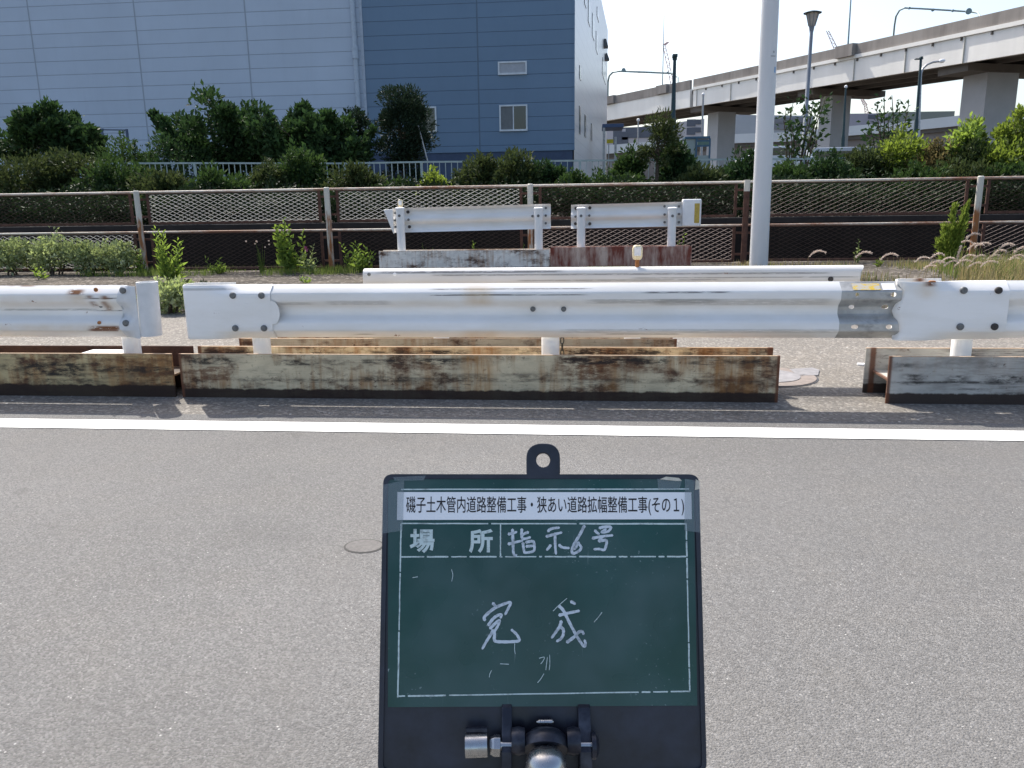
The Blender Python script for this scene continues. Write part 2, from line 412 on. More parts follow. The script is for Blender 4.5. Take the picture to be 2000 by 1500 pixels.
def limb(mb, a, b, r0, r1, rng, n=4, wob=.08):
    a, b = Vector(a), Vector(b); ln = (b-a).length
    pts = [a.lerp(b, i/n) + Vector(rng.normal(size=3)*wob*ln*(.0 if i in (0,) else .35)) for i in range(n+1)]
    pts[0] = a; pts[-1] = b
    mb.tube(pts, [r0 + (r1-r0)*i/n for i in range(n+1)], 7)
    return pts
def tree(name, label, cat, base, top_z, rad, seed, mat, nleaf=5000, nclump=45, clump=.45, leaf=.13, group=None,
         crown_base=.25, trunk_r=.09, aspect=.5, spikes=0, flat=1.0, shell=.5, up=.5, bare=0.0, cyl=False):
    rng = np.random.default_rng(seed); base = Vector(base)
    t = thing(name, label, cat, base, group)
    h = top_z - base.z; cb = base.z + h*crown_base
    c = (base.x, base.y, (cb+top_z)/2); rv = (rad, rad*.8, (top_z-cb)/2); nleaf = int(nleaf*1.7); shell *= .75; leaf *= 1.12
    P, N, L, Wd, cc = crown_cloud(rng, c, rv, nclump, nleaf, clump, leaf, up, shell, flat, aspect)
    if spikes:
        for k in range(spikes):
            a = rng.random()*2*math.pi; q = rng.random()**.5*rad*.95
            sx, sy = math.cos(a)*q, math.sin(a)*q*.8
            zz = cb + (top_z-cb)*(.55 + .5*rng.random()*(1-.35*q/rad)); n2 = nleaf//spikes//2
            tt = rng.random(n2)
            lean = np.array([sx, sy, 0])*.35
            Q = np.stack([base.x+sx+lean[0]*tt+rng.normal(size=n2)*clump*.33*(1.1-tt), base.y+sy+rng.normal(size=n2)*clump*.33, zz-(1-tt)*clump*2.2], 1)
            M_ = rng.normal(size=(n2, 3))*.6 + np.array([sx/rad*.5, 0, .9]); l2 = leaf*(.6+.8*rng.random(n2))
            P = np.vstack([P, Q]); N = np.vstack([N, M_]); L = np.concatenate([L, l2]); Wd = np.concatenate([Wd, l2*aspect])
            cc = np.vstack([cc, [[base.x+sx, base.y+sy, zz-.1]]])
    V, Fa = leaf_arrays(P, N, L, Wd, rng)
    np_mesh('crown', V, Fa, mat, t)
    mb = MB(); fork = Vector((base.x+rng.normal()*.05, base.y, base.z + h*max(.18, crown_base*.8)))
    limb(mb, base - Vector((0,0,.15)), fork, trunk_r, trunk_r*.75, rng, 4, .03)
    top = Vector((base.x+rng.normal()*rad*.1, base.y, cb + (top_z-cb)*.75)); limb(mb, fork, top, trunk_r*.7, trunk_r*.15, rng, 5, .05)
    for q in cc[::max(1, len(cc)//16)]: limb(mb, fork.lerp(top, .15+.6*rng.random()), Vector(q), trunk_r*.32, trunk_r*.07, rng, 3, .08)
    mb.build('trunk', MT['bark'], t, True)
    return t
def bush(label, base, w, h, seed, mat, nleaf=2600, leaf=.09, group='shrubs on the embankment', name='shrub', cat='shrub', spiky=False, depth=.8, nclump=26, aspect=.45):
    rng = np.random.default_rng(seed); base = Vector(base)
    t = thing(name, label, cat, base, group)
    P, N, L, Wd, cc = crown_cloud(rng, (base.x, base.y, base.z+h*.5), (w*.42, w*.42*depth, h*.42), nclump, nleaf, min(w, h)*.24, leaf, .6, .35, 1.0, aspect)
    ns = 14 if spiky else 7
    for k in range(ns):
        x = base.x + (rng.random()-.5)*w*.85; hh = h*(.8+.38*rng.random())*(1-.5*abs(x-base.x)/(w*.5)); n2 = nleaf//ns//3
        tt = rng.random(n2)*.55+.45
        Q = np.stack([x+(tt-.4)*(rng.random()-.5)*.3+rng.normal(size=n2)*.055, base.y+rng.normal()*w*.15+rng.normal(size=n2)*.06, base.z+hh*tt], 1)
        M_ = rng.normal(size=(n2, 3))*.7 + np.array([0, 0, .7]); l2 = leaf*(.6+.7*rng.random(n2))
        P = np.vstack([P, Q]); N = np.vstack([N, M_]); L = np.concatenate([L, l2]); Wd = np.concatenate([Wd, l2*aspect])
    V, Fa = leaf_arrays(P, N, L, Wd, rng); np_mesh('foliage', V, Fa, mat, t)
    mb = MB()
    for q in cc[::4]: limb(mb, base + Vector((rng.normal()*w*.06, rng.normal()*w*.06, -.05)), Vector(q), .02, .006, rng, 3, .06)
    mb.build('stem', MT['bark'], t, True)
    return t
def weed(label, base, h, w, seed, mat, nstem=6, leaf=.06, per=26, name='weed', cat='weed', group='weeds along the fence', lean=(0, 0), aspect=.3, flower=None, bare=.15):
    """upright stalks set with leaves"""
    rng = np.random.default_rng(seed); base = Vector(base); t = thing(name, label, cat, base, group)
    mb = MB(); Ps = []; Ns = []; Ls = []
    for k in range(nstem):
        a = rng.random()*6.28; q = rng.random()**.6*w*.5
        hh = h*(1.0 if k == 0 else .4+.55*rng.random())
        b0 = base + Vector((math.cos(a)*q*.35, math.sin(a)*q*.35, -.02))
        b1 = base + Vector((math.cos(a)*q+lean[0]*hh, math.sin(a)*q+lean[1]*hh, hh))
        mid = b0.lerp(b1, .5) + Vector((rng.normal()*w*.05, rng.normal()*w*.05, 0))
        mb.tube([b0, mid, b1], [.007, .005, .002], 5)
        n = max(4, int(per*hh/h))
        for j in range(n):
            u = bare + (1-bare)*j/n; p = b0.lerp(mid, u*2) if u < .5 else mid.lerp(b1, u*2-1)
            th = j*2.4 + rng.random(); Ps.append(p); Ns.append((math.cos(th), math.sin(th), .55+.5*u)); Ls.append(leaf*(1.25-.75*u)*(.7+.6*rng.random()))
    P = np.array([tuple(p) for p in Ps]); N = np.array(Ns); L = np.array(Ls)
    V, Fa = leaf_arrays(P, N, L, L*aspect, rng, .8); np_mesh('leaves', V, Fa, mat, t)
    mb.build('stem', MT['grass'], t)
    return t
def blades(rng, xs, ys, zs, h, w, bend):
    n = len(xs); P = np.stack([xs, ys, zs], 1)
    a = rng.random(n)*6.283; D = np.stack([np.cos(a), np.sin(a), np.zeros(n)], 1); Sd = np.stack([-np.sin(a), np.cos(a), np.zeros(n)], 1)
    h = h[:, None]; bend = bend[:, None]; up = np.array([0, 0, 1.0])
    p1 = P + up*h*.55 + D*bend*h*.22; p2 = P + up*h*.95 + D*bend*h*.75
    ww = w
    V = np.stack([P-Sd*ww, P+Sd*ww, p1+Sd*ww*.8, p1-Sd*ww*.8, p2], 1).reshape(-1, 3)
    k = np.arange(n)*5
    Fa = np.concatenate([np.stack([k, k+1, k+2], 1), np.stack([k, k+2, k+3], 1), np.stack([k+3, k+2, k+4], 1)])
    return V, Fa, p2

# ------------------------------------------------------------------ the ground
def sm(a, b, x):
    t = min(1, max(0, (x-a)/(b-a))); return t*t*(3-2*t)
def gz(x, y):
    if y < 9: return 0.0
    g = (.10*sm(-5, 0, x) + .05*sm(3, 8, x))*sm(9, 12.3, y)
    if y <= 15.25: return g
    if y <= 15.8: return g + (-.45-g)*sm(15.25, 15.8, y)
    if y < 17.05: return -.45
    if y <= 17.30: return -.45 + 1.2*sm(17.05, 17.30, y)
    left = .22*sm(4, -14, x)
    return .75 + (.42+left)*sm(17.3, 21.5, y) + (.73-left)*sm(23, 28, y)
xs_ = [-2500, -900, -300, -120, -60, -40] + list(np.arange(-30, 31, 1.0)) + [34, 40, 50, 70, 100, 160, 300, 900, 2500]
ys_ = [-60, -20, -8, 0, 4, 8.9] + list(np.arange(9.2, 15.2, .35)) + [15.25, 15.4, 15.6, 15.8, 17.04, 17.12, 17.2, 17.31] + list(np.arange(17.8, 28.5, .6)) + [30, 36, 45, 60, 90, 150, 300, 900, 2500, 4500]
gv = [(x, y, gz(x, y) + (.02*math.sin(x*2.1+y)*math.cos(y*1.7-x) if 9.5 < y < 15 else 0)) for y in ys_ for x in xs_]
nx = len(xs_)
gf = [(j*nx+i, j*nx+i+1, (j+1)*nx+i+1, (j+1)*nx+i) for j in range(len(ys_)-1) for i in range(nx-1)]
tag(make_mesh('ground', gv, gf, MT['soil'], None, True), kind='structure')
def sheet(name, x0, x1, y0, y1, z, mat, nx=1, wob=0, seed=0):
    rng = random.Random(seed); v = []; n = nx
    for i in range(n+1): v.append((x0+(x1-x0)*i/n, y0, z))
    for i in range(n+1): v.append((x0+(x1-x0)*i/n, y1+(rng.random()-.5)*wob, z))
    f = [(i, i+1, n+2+i, n+1+i) for i in range(n)]
    return tag(make_mesh(name, v, f, mat), kind='structure')
YL0, YL1 = 4.175, 4.362
sheet('road', -60, 60, -25, 4.52, .004, MT['road'])
sheet('shoulder', -60, 60, 4.52, 9.0, .004, MT['shoulder'], 300, .35, 4)
sheet('lane_line', -60, 60, YL0, YL1, .008, MT['line'])

# ------------------------------------------------------------------ movable guardrails
PROF = [(.345,.066),(.340,.060),(.336,.0555),(.297,.004),(.290,.0005),(.284,0),(.250,0),(.240,.004),(.224,.020),(.205,.045),(.192,.054),
        (.172,.056),(.152,.054),(.140,.045),(.122,.020),(.106,.004),(.096,0),(.062,0),(.056,.0005),(.049,.004),(.010,.0555),(.005,.060),(0,.066)]
PROF_OLD = [(.345,.050),(.341,.034),(.334,.020),(.322,.008),(.312,.002),(.300,0),(.245,0),(.232,.006),(.216,.022),(.200,.045),(.188,.054),
        (.172,.056),(.156,.054),(.144,.045),(.128,.022),(.112,.006),(.100,0),(.045,0),(.033,.002),(.023,.008),(.011,.020),(.004,.034),(0,.050)]
def rail_mesh(mb, x0, x1, yf, zb, face=-1, h=.345, n=1, prof=PROF, th=.004, endcurve=None):
    """W-beam swept along x; yf = foremost face, face = -1 looks toward the road, +1 away"""
    k = len(prof); ring = [(z*h/.345, d) for z, d in prof] + [(z*h/.345, d+th) for z, d in reversed(prof)]
    m = len(ring); vs = []
    for i in range(n+1):
        t = i/n
        for j, (z, d) in enumerate(ring):
            x = x0 + (x1-x0)*t
            if endcurve and i == n: x += endcurve(z)
            if endcurve and i == 0 and endcurve.__name__ == 'both': x += endcurve(z)
            vs.append((x, yf - face*d, zb+z))
    fs = []
    for i in range(n):
        for j in range(m):
            j2 = (j+1) % m; fs.append((i*m+j, i*m+j2, (i+1)*m+j2, (i+1)*m+j))
    fs.append(tuple(range(m))); fs.append(tuple(reversed(range(n*m, n*m+m))))
    return mb.add(vs, fs)
def loft(mb, secs):
    """secs: list of closed rings with equal counts"""
    m = len(secs[0]); vs = [p for s_ in secs for p in s_]; fs = []
    for i in range(len(secs)-1):
        for j in range(m):
            j2 = (j+1) % m; fs.append((i*m+j, i*m+j2, (i+1)*m+j2, (i+1)*m+j))
    fs.append(tuple(range(m))); fs.append(tuple(reversed(range((len(secs)-1)*m, len(secs)*m))))
    return mb.add(vs, fs)
def hbeam(parent, x0, x1, yf, z0, mat, depth=.30, h=.30, xr=None, mat_rear=None):
    """steel H-section lying with both flanges upright; children flange, flange, web of the base beam"""
    bb = bpy.data.objects.new('base_beam', None); COL.objects.link(bb); bb.parent = parent; bb.empty_display_size = .1
    bb.location = Vector((x0, yf, z0)) - off_of(parent)
    r0, r1 = xr or (x0, x1)
    MB().box(x0, x1, yf, yf+.016, z0, z0+h).build('flange', mat, bb, bevel=.0025)
    MB().box(r0, r1, yf+depth-.016, yf+depth, z0, z0+h).build('flange', mat_rear or mat, bb, bevel=.0025)
    MB().box(max(x0, r0)+.002, min(x1, r1)-.002, yf+.016, yf+depth-.016, z0+h*.5-.006, z0+h*.5+.006).build('web', mat, bb)
    return bb
def post(parent, x, y, z0, z1, r=.058, mat=None, cap=None, n=24):
    mb = MB(); mb.tube([(x, y, z0), (x, y, z1-.012), (x, y, z1)], [r, r, r*.86], n)
    return mb.build('post', mat or MT['whitepost'], parent, True)
def bolt(parent, c, axis=(0,-1,0), r=.019, h=.013, mat=None):
    return MB().disc(c, axis, r, h).build('bolt', mat or MT['bolt'], parent, True)

YB, YR = 4.95, 4.932                     # front row: flange face and rail face
GR = 'movable guardrails standing on steel beams'
def X(px, py=690, Y=YB): return at_y(px, py, Y).x

# --- left front unit
xa = X(335, 700)
ua = thing('guardrail', 'white guardrail with a hollow pipe end, on the brownest beam, at the left edge', 'guardrail', (xa-2.4, 5.1, 0), GR)
def spot(px0, px1, py0, py1):
    a_, b_ = at_y(px0, py1, YR+.02), at_y(px1, py0, YR+.02)
    return (a_.x-ua.location.x, b_.x-ua.location.x, a_.z, b_.z)
mra = m_rail('barrier_paint_worn', 4.1, .5, [(*spot(172, 238, 581, 583.5), 1), (*spot(178, 236, 607, 609), 1), (*spot(0, 180, 604, 608), .5), (*spot(0, 110, 554, 557), .9)],
             [(*spot(0, 175, 574, 600), .22), (*spot(140, 165, 574, 586), .5), (*spot(204, 212, 580, 608), .6), (*spot(0, 240, 634, 645), .45)],
             [spot(136, 162, 566, 575), spot(182, 238, 636, 643), spot(178, 236, 641, 646), spot(174, 182, 576, 582), spot(181, 187, 588, 600), spot(203, 213, 577, 584), spot(204, 209, 588, 608), spot(30, 58, 553, 561), spot(93, 106, 553, 559), spot(8, 18, 553, 560)])
def smearA(*t_):
    p_, q_ = at_y(t_[0], t_[3], YB), at_y(t_[1], t_[2], YB); return (p_.x-(xa-2.4), q_.x-(xa-2.4), p_.z, q_.z, *(t_[4:] if len(t_) > 5 else (t_[4], 1)))
mba = m_beam('beam_paint_brown', 1.3, (.58, .46, .25), .62, .75, .085, None, ((1.9, 2.4, .4),), [smearA(*t_) for t_ in ((45, 165, 708, 734, .92), (0, 45, 711, 724, .7), (180, 342, 716, 728, .8), (295, 335, 724, 742, .8, 0), (180, 330, 700, 706, .6, 0), (60, 200, 740, 752, .6))])
hbeam(ua, xa-2.4, xa, YB, 0, mba, xr=(xa-2.35, X(378, 690, 5.24)), mat_rear=m_plain('bare_rusty_flange', (.060, .028, .020), .85, 0, .4, 12, .2))
xr1 = X(242, 600, YR)
mb = MB(); rail_mesh(mb, xr1-2.3, xr1, YR, .405, n=6); ra = mb.build('rail', mra, ua, True)
for px, py in ((198, 596),): bolt(ra, at_y(px, py, YR+.052), r=.017)
for px, py in ((187, 566), (194, 631)): MB().disc(at_y(px, py, YR+.003), (0,-1,0), .014, .003).build('bolt_hole', MT['rustcap'], ra)
post(ua, X(251, 670, 5.06), 5.095, .156, .70)
x0, x1 = X(234, 600, YR), X(268, 600, YR)
mb = MB()
secs = []
for t in np.linspace(0, 1, 7):
    x = x0-.004+(x1-x0+.006)*t; w = .5-.5*math.cos(math.pi*t)
    front = [(z, max(0, d*(1-w)) - .006) for z, d in PROF]
    front = [(z*(1.0)+.0, d if .02 < z < .325 else d*.8) for z, d in front]
    ring = [(x + (.012 if .06 < z < .28 else 0)*(t < .01)*-1, YR+d, .405+z) for z, d in front] + [(x, YR+d+.005, .405+z) for z, d in reversed(front)]
    secs.append(ring)
loft(mb, secs)
me_ = mb.build('end_plate', MT['whitegrey'], ua, True)
for px, py in ((240, 567), (246, 631)): bolt(me_, at_y(px, py, YR-.004), r=.021)
mb = MB(); xc = (X(265, 600, YR)+X(301, 600, YR))/2; rr = (X(301, 600, YR)-X(265, 600, YR))/2+.004
cy = YR+rr*.75; nn = 28; vs = []
for zz, r_ in ((.418, rr), (.772, rr), (.772, rr*.82), (.60, rr*.82)):
    for k in range(nn):
        a = 2*math.pi*k/nn; vs.append((xc+(.772-zz)*-.03+.004+math.cos(a)*r_, cy+math.sin(a)*r_, zz))
fs = [(i*nn+k, i*nn+(k+1) % nn, (i+1)*nn+(k+1) % nn, (i+1)*nn+k) for i in range(3) for k in range(nn)]
mb.add(vs, fs+[tuple(range(nn)), tuple(range(3*nn, 4*nn))]); mb.build('end_pipe', MT['whitegrey'], ua, True)
MB().box(X(150, 690, 5.02), X(232, 690, 5.02), 5.0, 5.2, .272, .281).build('cover_plate', MT['whitegrey'], ua, bevel=.003)

# --- main front unit
xb0, xb1 = X(353, 740), X(1522, 735)
ub = thing('guardrail', 'long white front-row guardrail with a box-shaped left end and bare grey right end', 'guardrail', ((xb0+xb1)/2, 5.1, 0), GR)
ox = (xb0+xb1)/2
def LX(px, py=600, Y=YR): return at_y(px, py, Y).x - ox
mrb = m_rail('barrier_paint_main', 1.7, .05,
    [(LX(845), LX(1150), .7155, .7205, 1), (LX(845), LX(1140), .680, .6855, 1), (LX(880), LX(1000), .684, .688, 1), (LX(1150), LX(1400), .625, .655, .38), (LX(1280), LX(1620), .61, .655, .3),
     (LX(640), LX(760), .62, .65, .28), (LX(540), LX(610), .62, .64, .3), (LX(1180), LX(1330), .430, .436, .9), (LX(690), LX(720), .425, .432, .8), (LX(1260), LX(1420), .69, .70, .8), (LX(1100), LX(1640), .44, .47, .25)],
    [(LX(912), LX(958), .62, .735, .55), (LX(900), LX(975), .40, .46, .35), (LX(560), LX(1600), .400, .425, .3), (LX(540), LX(1640), .605, .625, .18)])
def smear(x_start, px0, px1, py0, py1, a_, dark=1):
    p_, q_ = at_y(px0, py1, YB), at_y(px1, py0, YB); return (p_.x-x_start, q_.x-x_start, p_.z, q_.z, a_, dark)
smB = [smear(xb0, *t_) for t_ in ((362, 458, 699, 712, .9), (545, 625, 703, 714, .85), (640, 670, 703, 712, .8), (700, 790, 702, 711, .8), (812, 900, 700, 712, .95), (815, 895, 713, 722, .8, 0), (1088, 1225, 696, 716, .9, 0), (1095, 1310, 699, 711, .9), (1100, 1200, 714, 742, .8, 0), (1215, 1300, 712, 728, .6, 0),
    (1340, 1375, 705, 712, .8), (1415, 1515, 703, 709, .85), (700, 800, 736, 746, .6), (860, 960, 730, 742, .5), (372, 455, 716, 742, .75, 0), (460, 700, 741, 744, .7), (700, 1500, 742, 744, .55), (1380, 1500, 733, 745, .45, 0), (980, 1080, 730, 738, .5))]
mbb = m_beam('beam_paint_cream', 5.6, (.71, .595, .40), .68, .45, .066, (0, xb1-xb0), ((X(905)-xb0, X(962)-xb0, .85), (X(1180)-xb0, X(1215)-xb0, .5), (X(1370)-xb0, X(1480)-xb0, .4), (X(820)-xb0, X(850)-xb0, .4)), smB)
hbeam(ub, xb0, xb1, YB, 0, mbb, xr=(X(387, 685, 5.24), xb1+.02))
xs0, xs1, xs2, xs3 = X(357, 600, YR), X(530, 600, YR), X(1652, 600, YR), X(1757, 600, YR)
mb = MB(); rail_mesh(mb, xs1-.25, xs2, YR, .405, n=10); rb = mb.build('rail', mrb, ub, True)
for px in (1041, 1101): bolt(rb, at_y(px, 603.5, YR+.054), r=.0165, h=.014)
def sleeve(parent, x0, x1, yf, zb, mat, mirror=1, lip_rear=True, tab=True, h=.352, wavy=0):
    """flat-faced end sleeve that closes round at its free end (x0)"""
    mb = MB(); secs = []; N = 18; zc = h/2
    for i in range(N+1):
        t = i/N; s_ = t**1.7 if i < N else 1; x = x0 + (x1-x0)*s_
        ds = abs(x-x0); rnd = .045
        back = rnd - math.sqrt(max(0, rnd*rnd-(rnd-min(ds, rnd))**2))       # rounded nose
        lip = .002 + .06*sm(.12, .42, ds)                                    # upper and lower lips deepen away from the nose
        top = h - .028*(1-sm(.0, .35, ds))*0
        f_ = []
        for z, d in [(h, lip+.004), (h-.006, lip*.92), (h-.03, lip*.46), (h-.052, .004*lip/.06), (h-.058, 0), (h*.75, 0), (h*.5, 0), (h*.25, 0), (.058, 0), (.052, .004*lip/.06), (.03, lip*.46), (.006, lip*.92), (0, lip+.004)]:
            f_.append((z, d+back))
        wx = 0
        ring = []
        for z, d in f_:
            w_ = wavy*(math.cos((z/h-.5)*2*math.pi*1.6)-.2)*.02*max(0, 1-ds/.12)
            ring.append((x - w_, yf+d, zb+z))
        for z, d in reversed(f_):
            w_ = wavy*(math.cos((z/h-.5)*2*math.pi*1.6)-.2)*.02*max(0, 1-ds/.12)
            ring.append((x - w_ + (.006 if i == 0 else 0), yf+d+.006, zb+z))
        secs.append(ring)
    loft(mb, secs)
    # return that wraps behind the nose
    rx = .012
    pl = [(x0+.002, yf+.045)] + [(x0+.075-.073*math.cos(a), yf+.045+.125*math.sin(a)) for a in np.linspace(.15, math.pi/2, 8)] + [(x0+.30, yf+.17), (x0+.30, yf+.164)] + [(x0+.078-.068*math.cos(a), yf+.045+.119*math.sin(a)) for a in np.linspace(math.pi/2, .15, 8)] + [(x0+.010, yf+.045)]
    mb.prism(pl, 'z', zb+.012, zb+h+.004)
    if tab:
        pts = [(x1-.004, zb+h*.72)] + [(x1+.055*math.sin(a)**.9, zb+h*.5+h*.22*math.cos(a)) for a in np.linspace(.3, math.pi-.3, 9)] + [(x1-.004, zb+h*.28)]
        mb.prism(pts, 'y', yf+.001, yf+.006)
    return mb.build('end_sleeve', mat, parent, True)
msl = m_rail('sleeve_paint', 9.4, .1, [(-2.4, -1.5, .72, .735, .4)], [])
sl = sleeve(ub, xs0, xs1, YR-.009, .400, msl)
for px, py in ((455, 577), (511, 577), (460, 641), (516, 641)): bolt(sl, at_y(px, py, YR-.009), r=.021, h=.014)
# bare splice end with its slots cut through
mg = Mat('bare_splice_steel', .5, .45, .4); n = mg.noise(6, 5, .65); n2 = mg.noise(30, 4, .7)
cg = mg.mix(mg.ramp(n, [(.35, 0.0), (.7, 1.0)]), (.50, .50, .485), (.33, .33, .32)); xg = mg.sep()
cg = mg.mix(mg.math('MULTIPLY', mg.ramp(mg.noise(1.0, 4, .6, mg.map((5, 3, 9), (3, 1, 2))), [(.52, 0.0), (.68, 1.0)]), .8), cg, (.09, .09, .09)); mg.base(cg); mg.bump(n2, .1, .004)
mb = MB()
def wav(z): return .010*math.sin((z/.345)*math.pi*3.2)-.006
rail_mesh(mb, xs2-.03, xs3+.006, YR-.0015, .404, n=1, prof=PROF, th=.007, endcurve=wav); spl = mb.build('splice_end', mg.m, ub, True)
hm = MB()
for px, py, rx, rz in ((1673, 575, .013, .012), (1744, 575, .018, .014), (1667, 601, .017, .012), (1733, 601, .021, .013), (1668, 638, .022, .013), (1735, 638, .019, .014)):
    c = at_y(px, py, YR+.01); poly = [(c.x+rx*math.cos(a), c.z+rz*math.sin(a)) for a in np.linspace(0, 2*math.pi, 17)[:-1]]
    hm.prism(poly, 'y', YR-.05, YR+.10)
cut = make_mesh('cutter', hm.v, hm.f, MT['galv'])
bo = spl.modifiers.new('slots', 'BOOLEAN'); bo.object = cut; bo.operation = 'DIFFERENCE'; bo.solver = 'EXACT'
bpy.context.view_layer.update()
dg = bpy.context.evaluated_depsgraph_get()
me_new = bpy.data.meshes.new_from_object(spl.evaluated_get(dg)); spl.modifiers.clear(); spl.data = me_new
me_new.polygons.foreach_set('use_smooth', [False]*len(me_new.polygons)); bpy.data.objects.remove(cut)
# worn yellow sticker on the splice's upper lip
ms = Mat('worn_yellow_sticker', .6); nn_ = ms.noise(1.0, 4, .7, ms.map((30, 20, 90)))
ms.base(ms.mix(ms.ramp(nn_, [(.42, 0.0), (.55, 1.0)]), (.62, .42, .03), (.45, .43, .38)))
for pa, pb in ((1668, 1722), (1726, 1752)):
    mb = MB(); xa_, xb_ = X(pa, 553, YR), X(pb, 553, YR)
    q = [(.334, .0530), (.322, .0370), (.310, .0211), (.299, .0066)]
    vs = [(xx, YR+d-.0045-e, .4045+z+.0015) for xx in (xa_, xb_) for e in (0, .001) for z, d in q]
    nq = 4; fs = []
    for j in range(3):
        fs += [(j, j+1, 2*nq+j+1, 2*nq+j), (nq+j, nq+j+1, 3*nq+j+1, 3*nq+j)]
    mb.add(vs, fs); mb.build('sticker', ms.m if pa < 1700 else MT['white'], ub)
post(ub, X(507.5, 670, 5.06), 5.09, .156, .70)
post(ub, X(1074.5, 670, 5.06), 5.09, .156, .70)

# --- right front unit
xc0 = X(1734, 740)
uc = thing('guardrail', 'white guardrail with a wavy-edged left end on a grey scuffed beam, at the right edge', 'guardrail', (xc0+1.2, 5.1, 0), GR)
mbc = m_beam('beam_paint_grey', 8.8, (.52, .50, .455), .12, .8, .07, (0,), (), [smear(xc0, *t_) for t_ in ((1752, 1785, 710, 718, .8), (1765, 1805, 730, 752, .85), (1740, 2000, 745.5, 748.5, .9), (1850, 1890, 733, 748, .8), (1935, 2000, 733, 748, .9), (1920, 1955, 708, 718, .7), (1862, 1935, 759, 762, .8), (1880, 2000, 766, 769, .8), (1945, 2000, 755, 757, .7))])
hbeam(uc, xc0, xc0+2.6, YB, 0, mbc, xr=(xc0-.045, xc0+2.6))
xw0, xw1 = X(1752, 600, YR), X(1968, 600, YR)
mrc = m_rail('barrier_paint_right', 6.3, .1, [(-.3, 1.2, .60, .625, .4)], [])
mb = MB(); rail_mesh(mb, xw1-.2, xw1+1.5, YR, .405, n=4); rc_ = mb.build('rail', mrc, uc, True)
mslc = m_rail('sleeve_paint_right', 2.9, .1, [], [(xw0-uc.location.x+.12, xw0-uc.location.x+.19, .66, .76, .5)], [(xw0-uc.location.x+.15, xw0-uc.location.x+.20, .725, .77)])
slc = sleeve(uc, xw0, xw1, YR-.009, .400, mslc, tab=False, wavy=1)
for px, py in ((1882, 567), (1950, 567), (1875, 638), (1942, 638)): bolt(slc, at_y(px, py, YR-.009), r=.021, h=.014, mat=MT['bolt'] if px < 1900 else MT['bolt_dark'])
post(uc, X(1883, 670, 5.06), 5.09, .156, .70)
# rusty nick on the sleeve's upper edge
MB().box(X(1822, 550, YR)-.014, X(1822, 550, YR)+.020, YR+.004, YR+.03, .745, .757).build('rust_nick', MT['rustcap'], uc, bevel=.004)

# --- second row unit
YD = 5.62
xd0, xd1 = at_y(708, 530, YD).x, at_y(1684, 520, YD).x
ud = thing('guardrail', 'grimy white guardrail of the second row, seen above the middle front guardrail', 'guardrail', ((xd0+xd1)/2, YD+.1, 0), GR)
xq0, xq1 = at_z(468, 660, .3).x, at_z(1321, 660, .3).x
mbd = m_beam('beam_paint_second', 3.9, (.58, .50, .37), .55, .3, .05, (0, xq1-xq0))
hbeam(ud, xq0, xq1, 5.56, 0, mbd)
mrd = m_rail('barrier_paint_second', 11.2, .25, tone=.80, scuffs= [(-1.6, -.3, .76, .775, .75), (-1.2, 1.5, .74, .752, .6), (.2, 1.7, .715, .722, .6), (-.6, .8, .70, .71, .5)], stains=[(-1.7, 1.8, .64, .70, .22)])
mb = MB()
def endc(z): return -.02+.04*math.sin(z/.345*math.pi*2.4+.3)**2
rail_mesh(mb, xd0, xd1, YD, .448, n=8, endcurve=endc, prof=PROF_OLD); rd = mb.build('rail', mrd, ud, True)
for px, py in ((721, 536), (771, 536)): bolt(rd, at_y(px, py, YD+.004), r=.013, h=.006, mat=MT['bolt'] if px < 750 else MT['white'])
bolt(rd, at_y(1622, 545, YD+.004), r=.018, mat=MT['bolt_dark'])
post(ud, at_y(860, 600, 5.74).x, 5.74, .156, .74); post(ud, at_y(1560, 600, 5.74).x*.0+.3, 5.74, .156, .74)
def delineator(name, label, c, w, h, stem_z, group):
    """small oval reflector head on a short rusty stem"""
    t = thing(name, label, 'reflector', (c.x, c.y, stem_z), group)
    mb = MB(); cz = c.z
    prof_ = [(-.5, .0), (-.5, .62), (-.42, .86), (-.25, 1.0), (.3, 1.0), (.44, .82), (.5, .5), (.5, 0)]
    n = 18; vs = []
    for z, r_ in prof_:
        for k in range(n):
            a = 2*math.pi*k/n; ca, sa = math.cos(a), math.sin(a)
            rr_ = r_*w/2
            vs.append((c.x+math.copysign(abs(ca)**.7, ca)*rr_, c.y+math.copysign(abs(sa)**.7, sa)*rr_*.6, cz+z*h))
    fs = [(i*n+k, i*n+(k+1) % n, (i+1)*n+(k+1) % n, (i+1)*n+k) for i in range(len(prof_)-1) for k in range(n)]
    mb.add(vs, fs); mb.build('reflector_head', MT['lamp_amber'], t, True)
    f = MB(); f.box(c.x-w*.32, c.x+w*.32, c.y-w*.32, c.y-w*.285, cz-h*.22, cz+h*.36); f.build('lens', MT['white'], t, bevel=.004)
    MB().tube([(c.x, c.y, stem_z), (c.x, c.y, cz-h*.45)], w*.2, 10).build('stem', MT['rustcap'], t, True)
    return t
cD = at_y(1245, 493, YD+.05)
delineator('road_reflector', 'small cream reflector on an orange stem, clipped on the second-row guardrail', cD, .072, .10, .785, 'reflectors on the guardrails')

